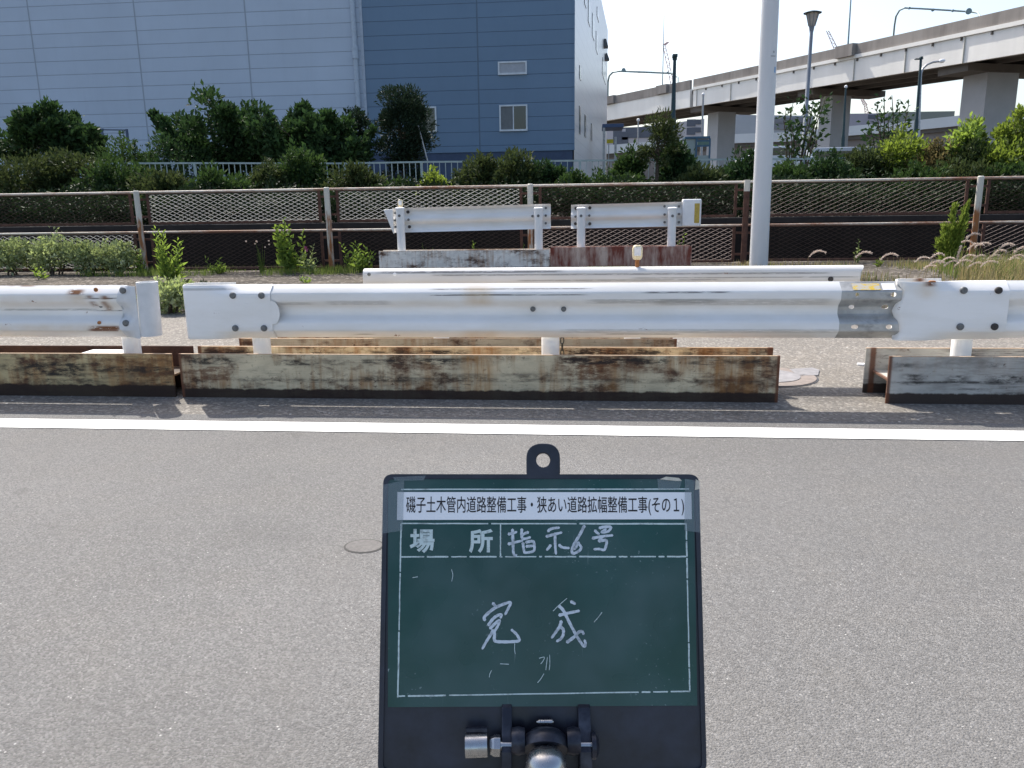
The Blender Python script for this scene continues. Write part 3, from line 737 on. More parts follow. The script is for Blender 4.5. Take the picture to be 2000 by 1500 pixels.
# --- back row, seen from behind
YE = 13.0
def back_unit(label, pxl, pxr, ptops, pbot, post_px, beam_px, beam_mat, seed, zt_off=0, bolts=()):
    zg = gz(at_y((pxl+pxr)/2, 450, YE).x, YE)
    xl, xr = at_y(pxl, 420, YE).x, at_y(pxr, 420, YE).x
    t = thing('guardrail', label, 'guardrail', ((xl+xr)/2, YE, zg), GR)
    zl, zr = at_y(pxl, ptops[0], YE).z, at_y(pxr, ptops[1], YE).z
    h = zl - at_y(pxl, pbot, YE).z
    mr = m_rail('barrier_back_paint_%d' % seed, seed, .15, [], [])
    mb = MB(); n = 4
    bx = off_of(t).x
    k0 = len(mb.v); rail_mesh(mb, xl, xr, YE+.14, 0, face=1, h=h, n=n)
    for i, v_ in enumerate(mb.v): mb.v[i] = (v_[0], v_[1], v_[2] + (zl-h) + (zr-zl)*(v_[0]-xl)/(xr-xl))
    r = mb.build('rail', mr, t, True)
    for px in post_px:
        xp = at_y(px, 440, YE).x; zt = at_y(px, 405, YE).z
        mb = MB(); mb.tube([(xp, YE-.02, zg+.1), (xp, YE-.02, zt-.015)], .066, 24); p = mb.build('post', MT['whitepost'], t, True)
        mb = MB(); mb.tube([(xp, YE-.02, zt-.03), (xp, YE-.02, zt-.008), (xp, YE-.02, zt+.004)], [.074, .074, .05], 24); mb.build('post_cap', MT['white'], t, True)
        bolt(p, (xp, YE-.086, zt-.13), r=.022, h=.012)
    for px, py, big in bolts:
        c = at_y(px, py, YE+.085); bolt(r, c, r=.026 if big else .02, h=.03, mat=MT['bolt_dark'] if big else MT['bolt'])
    b0, b1 = at_y(beam_px[0], 500, YE-.15).x, at_y(beam_px[1], 495, YE-.15).x
    zt = at_y((beam_px[0]+beam_px[1])/2, beam_px[2], YE-.15).z
    hbeam(t, b0, b1, YE-.15, zt-.30, beam_mat)
    return t, zl
mbe = m_beam('beam_paint_pale', 14.2, (.88, .84, .77), .52, .1, .03)
mbf = m_beam('beam_paint_red', 17.9, (.55, .46, .40), .0, .1, .04)
# the red beam: red primer breaking through in upright streaks
mf = Mat('beam_red_primer', .8, 0, .25); a1 = mf.noise(1.0, 5, .7, mf.map((9, 5, 1.5), (3, 0, 0))); a2 = mf.noise(1.0, 4, .6, mf.map((1.6, 1, 1), (8, 2, 0))); a3 = mf.noise(70, 4, .7)
k = mf.math('ADD', mf.math('MULTIPLY', a1, .5), mf.math('MULTIPLY', a2, .6))
mf.base(mf.mix(mf.ramp(k, [(.455, 0.0), (.62, 1.0)]), mf.mix(a3, (.66, .57, .49), (.48, .30, .22)), mf.mix(a3, (.13, .030, .022), (.24, .070, .045)))); mf.bump(a3, .2, .004)
ue, zE = back_unit('back-row white guardrail seen from behind, carrying a cream reflector on its left end', 765, 1075, (407, 398), 455, (783, 1052), (740, 1073, 489), mbe, 21,
    bolts=((797, 414, 1), (771, 430, 0), (798, 429, 0), (800, 443, 1), (773, 443, 0), (1040, 422, 0), (1066, 406, 0), (1066, 421, 0), (1066, 436, 0), (772, 416, 0)))
uf, zF = back_unit('shorter white guardrail seen from behind on a red rusty beam, in the back row', 1115, 1335, (400, 394), 447, (1135, 1312), (1075, 1351, 482), mf.m, 22,
    bolts=((1125, 407, 1), (1152, 406, 1), (1124, 423, 0), (1151, 421, 0), (1124, 437, 1), (1152, 437, 1), (1298, 403, 0), (1326, 403, 0), (1298, 419, 0), (1326, 418, 0), (1298, 434, 0), (1326, 434, 0)))
# bent flap at the left end of the back rail, rounded terminal at the right end of the other
c0, c1 = at_y(749, 410, YE+.02), at_y(772, 455, YE+.02)
mb = MB(); mb.prism([(c0.x, c0.z), (at_y(766, 407, YE).x, zE-.01), (at_y(769, 455, YE).x, c1.z-.02), (at_y(767, 452, YE).x, c1.z)], 'y', YE+.02, YE+.06)
mb.build('bent_end', MT['whitepost'], ue, bevel=.005)
MT['darksteel'] = m_plain('dark_edge', (.05, .05, .055), .7)
x0, x1 = at_y(1334, 400, YE).x, at_y(1371, 400, YE).x; z0, z1 = at_y(1350, 442, YE).z, at_y(1350, 389, YE).z
pl = [(x0, YE+.02), (x1-.11, YE-.015), (x1-.03, YE+.0), (x1, YE+.06), (x1-.01, YE+.16), (x1-.08, YE+.2), (x0, YE+.2)]
MB().prism(pl, 'z', z0, z1).build('end_cap', MT['white'], uf, bevel=.018)
c = at_y(1362, 415, YE-.02); my = m_plain('faded_yellow_reflector', (.50, .36, .07), .6, 0, .2, 30)
MB().box(c.x-.045, c.x+.035, YE-.022, YE+.03, c.z-.16, c.z+.14).build('yellow_strip', my, uf, bevel=.006)
delineator('road_reflector', 'small cream reflector on top of the left end of the back-row guardrail', at_y(782, 397, YE+.12), .085, .115, zE-.03, 'reflectors on the guardrails')

# --- chain hanging beside the middle post
def chain():
    top, bot = at_y(1098, 640, 5.17), at_y(1099, 700, 5.17)
    t = thing('chain', 'short dark steel chain hanging beside the middle post of the front guardrail', 'chain', (top.x, 5.17, bot.z))
    mb = MB(); z = top.z; k = 0
    while z > .16:
        pts = []
        for i in range(13):
            a = 2*math.pi*i/12; u = math.cos(a)*.011; v_ = math.sin(a)*.026
            pts.append((top.x+(u if k % 2 == 0 else u*.25), 5.17+(u*.25 if k % 2 == 0 else u), z+v_))
        mb.tube(pts, .0038, 6, cap=False); z -= .042; k += 1
    mb.build('links', MT['chain'], t, True)
    t2 = MB().box(top.x-.02, top.x+.02, 5.10, 5.172, top.z+.02, top.z+.032).build('hook', MT['chain'], t)
chain()

# ------------------------------------------------------------------ covers and small things on the asphalt
mc = m_plain('pale_cover_metal', (.22, .212, .215), .6, .1, .25, 14, .2)
mcp = m_plain('pinkish_cover_rim', (.205, .17, .148), .7, 0, .2, 20, .2)
a, b, c2, d_ = at_z(1500, 724), at_z(1588, 722), at_z(1598, 736), at_z(1552, 737)
t = thing('utility_cover', 'pale keyhole-shaped metal cover in the shoulder, by the right end of the middle beam', 'cover', (a.x, a.y-.2, .004))
cen = at_z(1500, 728)
pts = [(cen.x-.05, a.y+.05), (b.x-.03, b.y+.02), (b.x+.05, b.y-.1), (c2.x, c2.y), (d_.x+.02, d_.y)]
cx, cy = cen.x-.03, cen.y-.16; r_ = .30
def ring_poly(r, y1): return [(cx+r*math.cos(q), cy+r*math.sin(q)) for q in np.linspace(0, 2*math.pi, 49)[:-1]]
mb = MB(); mb.prism(ring_poly(.335, 0), 'z', .001, .0075); mb.build('rim', MT['darksteel'], t)
mb = MB(); mb.prism(ring_poly(.322, 0), 'z', .001, .012); mb.build('ring', mcp, t)
mb = MB(); mb.prism(ring_poly(.215, 0), 'z', .001, .016); mb.build('lid', mc, t)
mb = MB(); mb.prism([(cx+.2, cy-.02), (cx+.2, cy+.24), (b.x, b.y+.02), (b.x+.03, b.y-.06), (c2.x, c2.y), (d_.x, d_.y), (cx+.3, cy+.07)], 'z', .001, .0135); mb.build('plate', mc, t, bevel=.003)
# round survey patch in the near lane
c = at_z(711, 1069); t = thing('survey_marker', 'small round grey cover set in the asphalt left of the blackboard', 'cover', (c.x, c.y, .004))
MB().prism([(c.x+.075*math.cos(q), c.y+.062*math.sin(q)) for q in np.linspace(0, 6.2832, 41)[:-1]], 'z', .002, .0055).build('rim', m_plain('cover_gap', (.06, .058, .055), .9), t)
MB().prism([(c.x+.068*math.cos(q), c.y+.055*math.sin(q)) for q in np.linspace(0, 6.2832, 41)[:-1]], 'z', .002, .0068).build('lid', m_plain('cover_lid', (.135, .128, .122), .85, 0, .2, 60, .4), t)
# white scrap
def scrap(px, py, w, seed, label):
    rng = random.Random(seed); c = at_z(px, py)
    pts = [(c.x+w*math.cos(q)*(.6+.5*rng.random()), c.y+w*.8*math.sin(q)*(.6+.5*rng.random())) for q in np.linspace(0, 6.28, 9)[:-1]]
    tag(MB().prism(pts, 'z', .005, .016).build('litter_scrap', MT['white']), label, 'litter', 'scraps of litter on the asphalt')
scrap(1682, 714, .045, 3, 'white paper scrap on the shoulder between the middle and right beams')
c = at_z(1868, 811); e = at_z(1915, 818)

# ------------------------------------------------------------------ rusty mesh fence
YF = 14.9
mfp = Mat('fence_post_cream_rust', .65, 0, .3); xs = mfp.sep(); n1 = mfp.noise(1.0, 5, .65, mfp.map((9, 9, 3))); n2 = mfp.noise(60, 4, .7)
zr = mfp.math('ADD', xs[2], mfp.math('MULTIPLY', n1, -.9))
rk = mfp.ramp(mfp.math('ADD', zr, -.05), [(.42, 1.0), (.60, 0.0)])
rk = mfp.math('MULTIPLY', rk, mfp.ramp(mfp.noise(1.0, 4, .6, mfp.map((14, 14, 2.5), (5, 2, 1))), [(.40, .12), (.56, 1.0)]))
mfp.base(mfp.mix(rk, mfp.mix(n1, (.62, .60, .53), (.50, .48, .42)), mfp.mix(n2, (.20, .07, .025), (.36, .16, .06))))
MT['fpost'] = mfp.m
mr_ = Mat('fence_rail_rust_cream', .6, 0, .3); n1 = mr_.noise(1.0, 4, .6, mr_.map((.45, 1, 1))); n2 = mr_.noise(1.0, 5, .7, mr_.map((14, 30, 30)))
mr_.base(mr_.mix(mr_.ramp(mr_.math('ADD', mr_.math('MULTIPLY', n1, .7), mr_.math('MULTIPLY', n2, .3)), [(.42, 0.0), (.58, 1.0)]), (.66, .60, .52), (.26, .12, .07)))
MT['frail'] = mr_.m
MT['mesh'] = m_plain('expanded_metal', (.28, .28, .265), .65, .1, .25, 12); MT['mesh_mid'] = m_plain('half_lit_rusty_expanded_metal', (.16, .12, .105), .75, .05, .35, 12); MT['mesh_shade'] = m_plain('shaded_expanded_metal', (.032, .020, .016), .85, 0, .4, 12)  # darker copies paint the shade on strands that turn their undersides to view
pxs = [270, 640, 1036, 1458, 1912]
fx = [at_y(p, y, YF).x for p, y in zip(pxs, (378, 372, 364, 356, 348))]
fx = [fx[0]-3.85] + fx + [fx[-1]+4.0]
fence = thing('mesh_fence', 'rusty brown fence of expanded metal panels between cream posts, behind the guardrails', 'fence', ((fx[0]+fx[-1])/2, YF, 0))
ZT, ZM = 1.525, .775
for i, x in enumerate(fx[:-1]):
    if i == 0: continue
    zb = gz(x, YF)
    mat = MT['fpost'] if i != 4 else MT['steel_brown']
    lean = (.012, -.02) if i < 3 else (0, 0)
    mb = MB(); mb.tube([(x+lean[0], YF-.07, zb-.1), (x, YF-.07, ZT+.02), (x, YF-.07, ZT+.035)], [.052, .052, .036], 18)
    p = mb.build('post', mat, fence, True)
    if i == 4: MB().tube([(x, YF-.07, ZT-.16), (x, YF-.07, ZT+.037)], .0535, 18).build('post_cap', MT['fpost'], fence, True)
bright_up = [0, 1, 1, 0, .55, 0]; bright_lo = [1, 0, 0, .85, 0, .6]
def expanded(xa, xb, za, zb, bright, seed):
    lw, sw = .15, .035; nrow = int((zb-za)/sw); sw = (zb-za)/nrow; ncol = max(2, int((xb-xa)/lw*2)); dx = (xb-xa)/ncol
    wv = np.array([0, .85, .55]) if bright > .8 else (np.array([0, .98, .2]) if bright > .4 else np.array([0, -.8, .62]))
    wv = wv*.0054; tn = np.array([0, -wv[2], wv[1]])/np.linalg.norm(wv)*.0012
    vs = []; fs = []
    for r in range(nrow+1):
        zc = za + r*sw
        for j in range(ncol):
            s0 = (1 if (j+r) % 2 else -1)*sw/2*.96
            zz0, zz1 = min(zb, max(za, zc+s0)), min(zb, max(za, zc-s0))
            A = np.array([xa+j*dx, YF, zz0]); B = np.array([xa+(j+1)*dx, YF, zz1]); b = len(vs)
            for P in (A, B): vs += [P-wv-tn, P+wv-tn, P+wv+tn, P-wv+tn]
            fs += [(b, b+1, b+5, b+4), (b+2, b+3, b+7, b+6), (b+1, b+2, b+6, b+5), (b+3, b, b+4, b+7)]
    return np.array(vs), np.array(fs)
for i in range(len(fx)-1):
    x0, x1 = fx[i], fx[i+1]; a0, a1 = x0+.20, x1-.20
    MB().tube([(x0, YF, ZT), (x1, YF, ZT)], .022, 10).build('top_rail', MT['frail'], fence, True)
    MB().tube([(x0, YF, ZM), (x1, YF, ZM)], .020, 10).build('middle_rail', MT['frail'], fence, True)
    zl = max(.10, gz((x0+x1)/2, YF)+.06)
    for z0, z1, br in ((.965, ZT-.035, bright_up[i]), (zl, ZM-.035, bright_lo[i])):
        V, Fa = expanded(a0, a1, z0, z1, br, i); np_mesh('mesh_panel', V, Fa, MT['mesh'] if br == 1 else (MT['mesh_mid'] if br > .3 else MT['mesh_shade']), fence)
        mb = MB()
        mb.box(a0-.05, a0, YF-.015, YF+.015, z0-.04, z1+.012); mb.box(a1, a1+.05, YF-.015, YF+.015, z0-.04, z1+.012)
        mb.box(a0, a1, YF-.018, YF+.018, z0-.045, z0-.002); mb.box(a0, a1, YF-.012, YF+.012, z1, z1+.012)
        mb.box(x0+.03, a0-.05, YF-.012, YF+.008, z0+.08, z0+.12); mb.box(x0+.03, a0-.05, YF-.012, YF+.008, z1-.12, z1-.08)
        mb.box(a1+.05, x1-.03, YF-.012, YF+.008, z0+.08, z0+.12); mb.box(a1+.05, x1-.03, YF-.012, YF+.008, z1-.12, z1-.08)
        mb.build('panel_frame', MT['steel_brown'], fence)

# ------------------------------------------------------------------ dark retaining wall beyond the fence
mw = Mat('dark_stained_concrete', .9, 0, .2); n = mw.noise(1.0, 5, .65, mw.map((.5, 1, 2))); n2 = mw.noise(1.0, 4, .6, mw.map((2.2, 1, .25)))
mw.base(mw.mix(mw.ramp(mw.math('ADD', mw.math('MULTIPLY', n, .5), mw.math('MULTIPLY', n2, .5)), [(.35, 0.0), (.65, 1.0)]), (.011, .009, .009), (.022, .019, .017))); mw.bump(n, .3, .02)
rw = thing('retaining_wall', 'low dark stained concrete wall behind the mesh fence', 'wall', (0, 17.1, -.45))
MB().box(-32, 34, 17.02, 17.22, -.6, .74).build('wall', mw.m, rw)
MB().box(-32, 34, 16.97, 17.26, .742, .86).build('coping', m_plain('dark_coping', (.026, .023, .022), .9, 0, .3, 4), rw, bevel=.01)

# ------------------------------------------------------------------ big white pole
pb = at_y(1482, 512, 13.6); zb = gz(pb.x, 13.6)
xt = at_y(1505, 0, 13.6).x
pole = thing('utility_pole', 'tall smooth white steel pole standing behind the guardrails', 'pole', (pb.x, 13.6, zb))
mb = MB(); mb.tube([(pb.x, 13.6, zb-.1), (pb.x+(xt-pb.x)*.5, 13.6, 2.2), (xt, 13.6, 4.19), (xt+.0, 13.6, 9)], [.148, .139, .130, .108], 40)
mp = Mat('pole_paint', .38, 0, .45); n = mp.noise(1.0, 4, .6, mp.map((3, 3, .6))); mp.base(mp.mix(mp.ramp(n, [(.35, 0.0), (.7, 1.0)]), (.66, .67, .68), (.58, .585, .59)))
mb.build('shaft', mp.m, pole, True)
c = at_y(1510, 137, 13.6); mbl = m_plain('blue_sticker', (.16, .32, .55), .5)
def curved_patch(name, px, py, w, h, mat):
    c = at_y(px, py, 13.6); xc = pb.x+(xt-pb.x)*min(1, (c.z-zb)/4); r = .1335 + .0003
    a0 = math.asin(max(-.98, min(.98, (c.x-xc)/r))); mb = MB(); vs = []; m = 6
    for rr in (r, r+.0025):
        for k in range(m+1):
            a = a0 + (k/m-.5)*w/r
            for z in (c.z-h/2, c.z+h/2): vs.append((xc+math.sin(a)*rr, 13.6-math.cos(a)*rr, z))
    n_ = 2*(m+1); fs = []
    for k in range(m):
        q = 2*k; fs += [(q, q+2, q+3, q+1), (n_+q, n_+q+1, n_+q+3, n_+q+2), (q, n_+q, n_+q+2, q+2), (q+1, q+3, n_+q+3, n_+q+1)]
    fs += [(0, 1, n_+1, n_), (2*m, n_+2*m, n_+2*m+1, 2*m+1)]
    mb.add(vs, fs); return mb.build(name, mat, pole)
curved_patch('blue_sticker', 1511, 138, .035, .085, mbl)
curved_patch('plate', 1507, 112, .085, .016, MT['galv']); curved_patch('plate', 1508, 104, .03, .03, MT['galv'])

# ------------------------------------------------------------------ pale railing along the embankment
YRL = 22.0
mrl = m_plain('pale_railing_paint', (.40, .46, .44), .5, .1, .15, 5)
rl = thing('railing', 'long pale grey-green railing with thin upright bars, running among the shrubs', 'railing', (0, YRL, 1.3))
ra0, ra1 = -17.4, 12.5
def rz(x): return 2.30 - .0115*(x+2.1) + (.03*math.sin(x*.35) if x < -6 else 0)
segs = 14
for i in range(segs):
    a = ra0+(ra1-ra0)*i/segs; b = ra0+(ra1-ra0)*(i+1)/segs; za, zb_ = rz(a), rz(b)
    MB().bar((a, YRL, za), (b, YRL, zb_), .05, .045).build('top_rail', mrl, rl)
    MB().bar((a+.05, YRL, za-.85), (b-.05, YRL, zb_-.85), .04, .035).build('bottom_rail', mrl, rl)
    MB().box(a-.03, a+.03, YRL-.03, YRL+.03, za-1.15, za-.024).build('post', mrl, rl)
    nb = 13; mb = MB()
    for k in range(1, nb):
        x = a+(b-a)*k/nb; z = za+(zb_-za)*k/nb; mb.box(x-.010, x+.010, YRL-.010, YRL+.010, z-.83, z-.023)
    mb.build('bars', mrl, rl)

# ------------------------------------------------------------------ warehouse
YW = 40.0; ZG = 1.9
def m_panel(name, col, sp=.642, z0=10.33, seams=(), rough=.45, var=.05, x_off=0, spec=.5, dirt=.12):
    """metal wall panels: dark horizontal joints every sp metres and upright joints at the given x (metres from the building's own origin)"""
    m = Mat(name, rough, 0, spec); xs = m.sep(); n = m.noise(.35, 4, .6); n2 = m.noise(1.0, 4, .6, m.map((2.2, 2, .3)))
    c = m.mix(m.ramp(n, [(.3, 0.0), (.7, 1.0)]), tuple(x*(1-var) for x in col), tuple(min(1, x*(1+var)) for x in col))
    c = m.mix(m.math('MULTIPLY', m.ramp(n2, [(.5, 0.0), (.75, 1.0)]), dirt), c, tuple(x*.7 for x in col))
    fr = m.math('FRACT', m.math('DIVIDE', m.math('ADD', xs[2], ZG-z0+sp*40.5), sp))
    j = m.band(fr, .478, .522, .012)
    for s_ in seams: j = m.math('MAXIMUM', j, m.band(xs[0], s_-.035, s_+.035, .012))
    cell = m.math('FRACT', m.math('MULTIPLY', m.math('SINE', m.math('FLOOR', m.math('DIVIDE', m.math('ADD', xs[2], ZG-z0+sp*40), sp))), 43.7))
    c = m.mix(m.math('MULTIPLY', cell, .10), c, tuple(x*.6 for x in col))
    m.base(m.mix(m.math('MULTIPLY', j, .62), c, tuple(x*.42 for x in col))); m.bump(m.math('MULTIPLY', j, -1.0), .5, .03)
    return m.m
xL, xM, xR = -60.0, -11.03, -.86
wh = thing('warehouse', 'large metal-clad warehouse, light grey-blue on the left and darker blue on the right', 'building', (xM, YW, ZG))
sx = [at_y(p, 100, YW).x - xM for p in (66, 271, 485)]
mlt = m_panel('grey_blue_panels', (.455, .53, .62), seams=sx+[sx[0]-5.5]); mdk = m_panel('blue_panels', (.125, .205, .30), seams=[at_y(933, 100, YW).x-xM], rough=.38)
TOP = 15.5
MB().box(xL, xM-.03, YW, YW+34, ZG, TOP).build('wall', mlt, wh)['label'] = 'light grey-blue panelled wall'
XF = 1.30; YFAR = 74
MB().prism([(xM+.03, YW), (xR, YW), (xR+.0, YW+.02), (xR-.1, YW+34), (xM+.03, YW+34)], 'z', ZG+1.72, TOP).build('wall', mdk, wh)['label'] = 'dark blue panelled wall'
MB().prism([(xM+.03, YW+.05), (xR-.06, YW+.05), (xR-.06, YW+33.9), (xM+.03, YW+33.9)], 'z', ZG-.2, ZG+1.718).build('plinth', m_plain('dark_blue_plinth', (.05, .075, .13), .6, 0, .2, 2), wh)
# the white end wall, turning slightly away
mwe = Mat('white_end_panels', .3, 0, .5); xs = mwe.sep(); n = mwe.noise(.5, 3, .5)
fr = mwe.math('FRACT', mwe.math('DIVIDE', mwe.math('ADD', xs[2], ZG-10.33+25.7), .642)); j = mwe.band(fr, .47, .53, .02)
fy = mwe.math('FRACT', mwe.math('DIVIDE', xs[1], 5.5)); j = mwe.math('MAXIMUM', j, mwe.band(fy, .494, .506, .002))
mwe.base(mwe.mix(mwe.math('MULTIPLY', j, .4), mwe.mix(n, (.66, .66, .65), (.58, .58, .575)), (.36, .36, .36))); mwe.bump(mwe.math('MULTIPLY', j, -1.0), .2, .02)
MB().prism([(xR+.004, YW+.0), (XF, YFAR), (XF-.4, YFAR), (xR+.003, YW+.3)], 'z', ZG, TOP).build('end_wall', mwe.m, wh)
MB().box(xR-.06, xR+.03, YW-.03, YW+.04, ZG+1.72, TOP).build('corner_trim', mdk, wh)
MB().box(xM-.03, xM+.11, YW-.04, YW+.02, ZG, TOP).build('corner_trim', m_plain('pale_trim', (.40, .46, .53), .5), wh)
# drainpipe beside the colour change
xp = at_y(693, 100, YW-.12).x
mdp = m_plain('pale_drainpipe', (.42, .49, .56), .45)
dp = MB(); dp.tube([(xp+.06, YW-.14, ZG), (xp-.02, YW-.14, TOP)], .115, 16); dp = dp.build('drainpipe', mdp, wh, True)
for py in (60, 103, 160, 190, 235):
    z = at_y(690, py, YW-.12).z; big = py == 103
    MB().tube([(xp+.02, YW-.14, z-(.28 if big else .04)), (xp+.02, YW-.14, z+(.28 if big else .04))], .15 if big else .13, 16).build('pipe_clip', mdp, dp, True)
mgl = Mat('window_glass', .06, 0, .8); mgl.base((.015, .020, .018)); MT['glass'] = mgl.m
MT['frame'] = m_plain('white_window_frame', (.62, .66, .68), .4)
MT['blind'] = m_plain('grey_blind', (.16, .17, .17), .7)
MT['shutter_grey'] = m_plain('grey_opaque_pane', (.36, .38, .41), .4)
def window(pxa, pya, pxb, pyb, panes=2, mats=None, y=YW, parent=wh, f=.07):
    a, b = at_y(pxa, pyb, y), at_y(pxb, pya, y); x0, x1, z0, z1 = a.x, b.x, a.z, b.z
    w = MB(); w.box(x0, x1, y-.06, y+.01, z1-f, z1); w.box(x0, x1, y-.09, y+.01, z0, z0+f*1.2); w.box(x0, x0+f, y-.06, y+.01, z0+f*1.2, z1-f); w.box(x1-f, x1, y-.06, y+.01, z0+f*1.2, z1-f)
    wo_ = w.build('window', MT['frame'], parent)
    for k in range(panes):
        xa_ = x0+f+(x1-x0-2*f)*k/panes; xb_ = x0+f+(x1-x0-2*f)*(k+1)/panes
        MB().box(xa_+(.025 if k else 0), xb_-(.025 if k < panes-1 else 0), y-.02-.012*k, y-.002-.012*k, z0+f*1.2, z1-f).build('pane', (mats or [MT['glass']]*panes)[k], wo_)
        if k: MB().box(xa_-.025, xa_+.025, y-.05, y-.001, z0+f*1.2, z1-f).build('mullion', MT['frame'], wo_)
    return wo_
window(976, 204, 1030, 257, 2, [MT['blind'], MT['glass']])
window(973, 119, 1029, 147, 1, [MT['shutter_grey']])
window(797, 208, 852, 260, 2, [MT['blind'], MT['glass']])
window(331, 224, 386, 262, 1, [mlt])
# slit windows and hoods on the end wall
def on_end(py0, py1, px):
    d = ray(px, (py0+py1)/2); ax, ay = xR+.004, YW; bx_, by_ = XF, YFAR
    # intersect with the end wall's plan line
    ex, ey = bx_-ax, by_-ay; t = (ax*ey-ay*ex)/(d[0]*ey-d[1]*ex); y = d[1]*t
    return at_y(px, py0, y), at_y(px, py1, y), (y-ay)/ey
for px, py0, py1, ww in ((1133, 130, 156, .9), (1143, 0, 12, 1.2), (1150.5, 2, 48, 1.6), (1158.5, 32, 75, 2.0), (1165.5, 66, 102, 2.0), (1132, 208, 262, .8), (1142.5, 225, 268, .9), (1155, 242, 275, 1.0), (1167.5, 20, 38, 2.2), (1178, 118, 150, 3), (1181, 128, 160, 3.5)):
    a, b, u = on_end(py0, py1, px); y = a.y; xw = lambda yy: xR+.004+(XF-xR)*(yy-YW)/(YFAR-YW)
    MB().prism([(xw(y-ww/2)-.05, y-ww/2), (xw(y-ww/2)+.03, y-ww/2), (xw(y+ww/2)+.03, y+ww/2), (xw(y+ww/2)-.05, y+ww/2)], 'z', b.z, a.z).build('slit_window', m_plain('slit_glass', (.05, .08, .09), .2) if px == 1133 else bpy.data.materials['slit_glass'], wh)
for px, py0, py1 in ((1181.5, 78, 93), (1184, 106, 118)):
    a, b, u = on_end(py0, py1, px-2); y = a.y; x = xR+(XF-xR)*(y-YW)/(YFAR-YW)
    mb = MB(); mb.add([(x, y-.5, b.z), (x+.34, y-.5, b.z), (x+.16, y-.5, a.z), (x, y-.5, a.z), (x, y+.5, b.z), (x+.34, y+.5, b.z), (x+.16, y+.5, a.z), (x, y+.5, a.z)], [(0,1,2,3), (7,6,5,4), (0,4,5,1), (1,5,6,2), (2,6,7,3), (3,7,4,0)])
    mb.build('vent_hood', m_plain('vent_hood_%d' % px, (.10, .11, .12), .5), wh)
# outside stair screen in front of the left wall
sc = thing('screen_frame', 'small dark-framed screen panel against the left warehouse wall, between two bushes', 'screen', (at_y(205, 300, 36).x, 36, ZG))
a, b = at_y(204, 300, 36), at_y(247, 250, 36); mdf = m_plain('dark_blue_frame', (.07, .10, .16), .5)
MB().box(a.x-.06, a.x+.08, 35.95, 36.05, ZG-.2, b.z).build('post', mdf, sc); MB().box(b.x-.04, b.x+.04, 35.95, 36.05, ZG-.2, b.z-.05).build('post', mdf, sc)
MB().box(at_y(175, 250, 36).x, a.x-.06, 35.97, 36.03, b.z-.06, b.z).build('rail', mdf, sc)
MB().box(a.x+.08, b.x-.04, 35.985, 36.015, ZG, b.z-.1).build('panel', mlt, sc); MB().bar((a.x+.08, 36, b.z-.05), (b.x-.04, 36, b.z-.09), .05, .05).build('rail', mdf, sc)
# blue-roofed canopy at the far corner
YC = 52
cp = thing('entrance_canopy', 'small flat blue-roofed canopy on posts beside the white end of the warehouse', 'canopy', (at_y(1195, 300, YC).x, YC, ZG))
a, b = at_y(1176, 252, YC), at_y(1217, 244, YC); mbr = m_plain('blue_roof', (.05, .085, .17), .45)
MB().box(a.x, b.x, YC-1.0, YC+1.6, a.z, b.z).build('roof', mbr, cp, bevel=.02)
for px in (1179, 1201.5):
    x = at_y(px, 280, YC).x; MB().box(x-.07, x+.07, YC-.95, YC-.81, ZG-.2, a.z - (0 if px < 1190 else .55)).build('post', MT['galv'], cp)
ysg = m_plain('yellow_sign_face', (.62, .52, .03), .5)
sg = thing('yellow_sign', 'small yellow board on a post under the blue-roofed canopy', 'sign', (at_y(1191, 300, YC).x, YC+.6, ZG))
a, b = at_y(1185, 280, YC+.6), at_y(1198, 272, YC+.6); MB().box(a.x, b.x, YC+.58, YC+.62, a.z, b.z).build('board', ysg, sg); MB().box(a.x+.1, a.x+.16, YC+.63, YC+.69, ZG-.1, b.z).build('post', MT['galv'], sg)

# ------------------------------------------------------------------ viaduct
VP = [(2120, -17, 78), (2000, 11, 100), (1850, 47.5, 126.5), (1750, 69, 141.5), (1650, 90, 156), (1550, 111, 172), (1480, 128, 186), (1356, 154.5, 205.5)]
VQ = [(1353, 156, 206), (1270, 173, 220), (1190, 189, 233.5), (1120, 203, 243)]
def vpt(p, hh=3.0):
    w = hh*FPX/(p[2]-p[1]); return at_d(p[0], p[1], w)
mcon = Mat('viaduct_concrete', .85, 0, .2); n = mcon.noise(.25, 4, .6); n2 = mcon.noise(1.0, 4, .65, mcon.map((.9, .9, .12)))
mcon.base(mcon.mix(mcon.ramp(mcon.math('ADD', mcon.math('MULTIPLY', n, .4), mcon.math('MULTIPLY', n2, .6)), [(.4, 0.0), (.62, 1.0)]), (.30, .275, .25), (.20, .18, .165)))
MT['vgird'] = Mat('viaduct_pale_girder', .6, 0, .35); gm = MT['vgird']; n = gm.noise(1.0, 4, .6, gm.map((.5, .5, .1))); gm.base(gm.mix(gm.ramp(n, [(.35, 0.0), (.7, 1.0)]), (.82, .80, .75), (.72, .70, .65))); MT['vgird'] = gm.m
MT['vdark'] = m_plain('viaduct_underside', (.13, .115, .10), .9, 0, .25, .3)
MT['pier'] = m_plain('pier_concrete', (.40, .41, .42), .85, 0, .1, .4)
MT['rampw_joint'] = m_plain('girder_joint_paint', (.50, .48, .42), .7)
def smooth_path(pts):
    P = [vpt(p) for p in pts]
    xs = [p.y for p in P]; deg = 2
    cx_ = np.polyfit(xs, [p.x for p in P], deg); cz = np.polyfit(xs, [p.z for p in P], deg)
    ys = np.linspace(xs[0], xs[-1], 17)
    return [Vector((np.polyval(cx_, y), y, np.polyval(cz, y))) for y in ys]
Pall = smooth_path(VP+VQ)
ysplit = vpt(VP[-1]).y
vd = thing('viaduct', 'elevated motorway with pale girders and grey parapet, behind the white pole', 'bridge', (Pall[0].x, Pall[0].y, ZG))
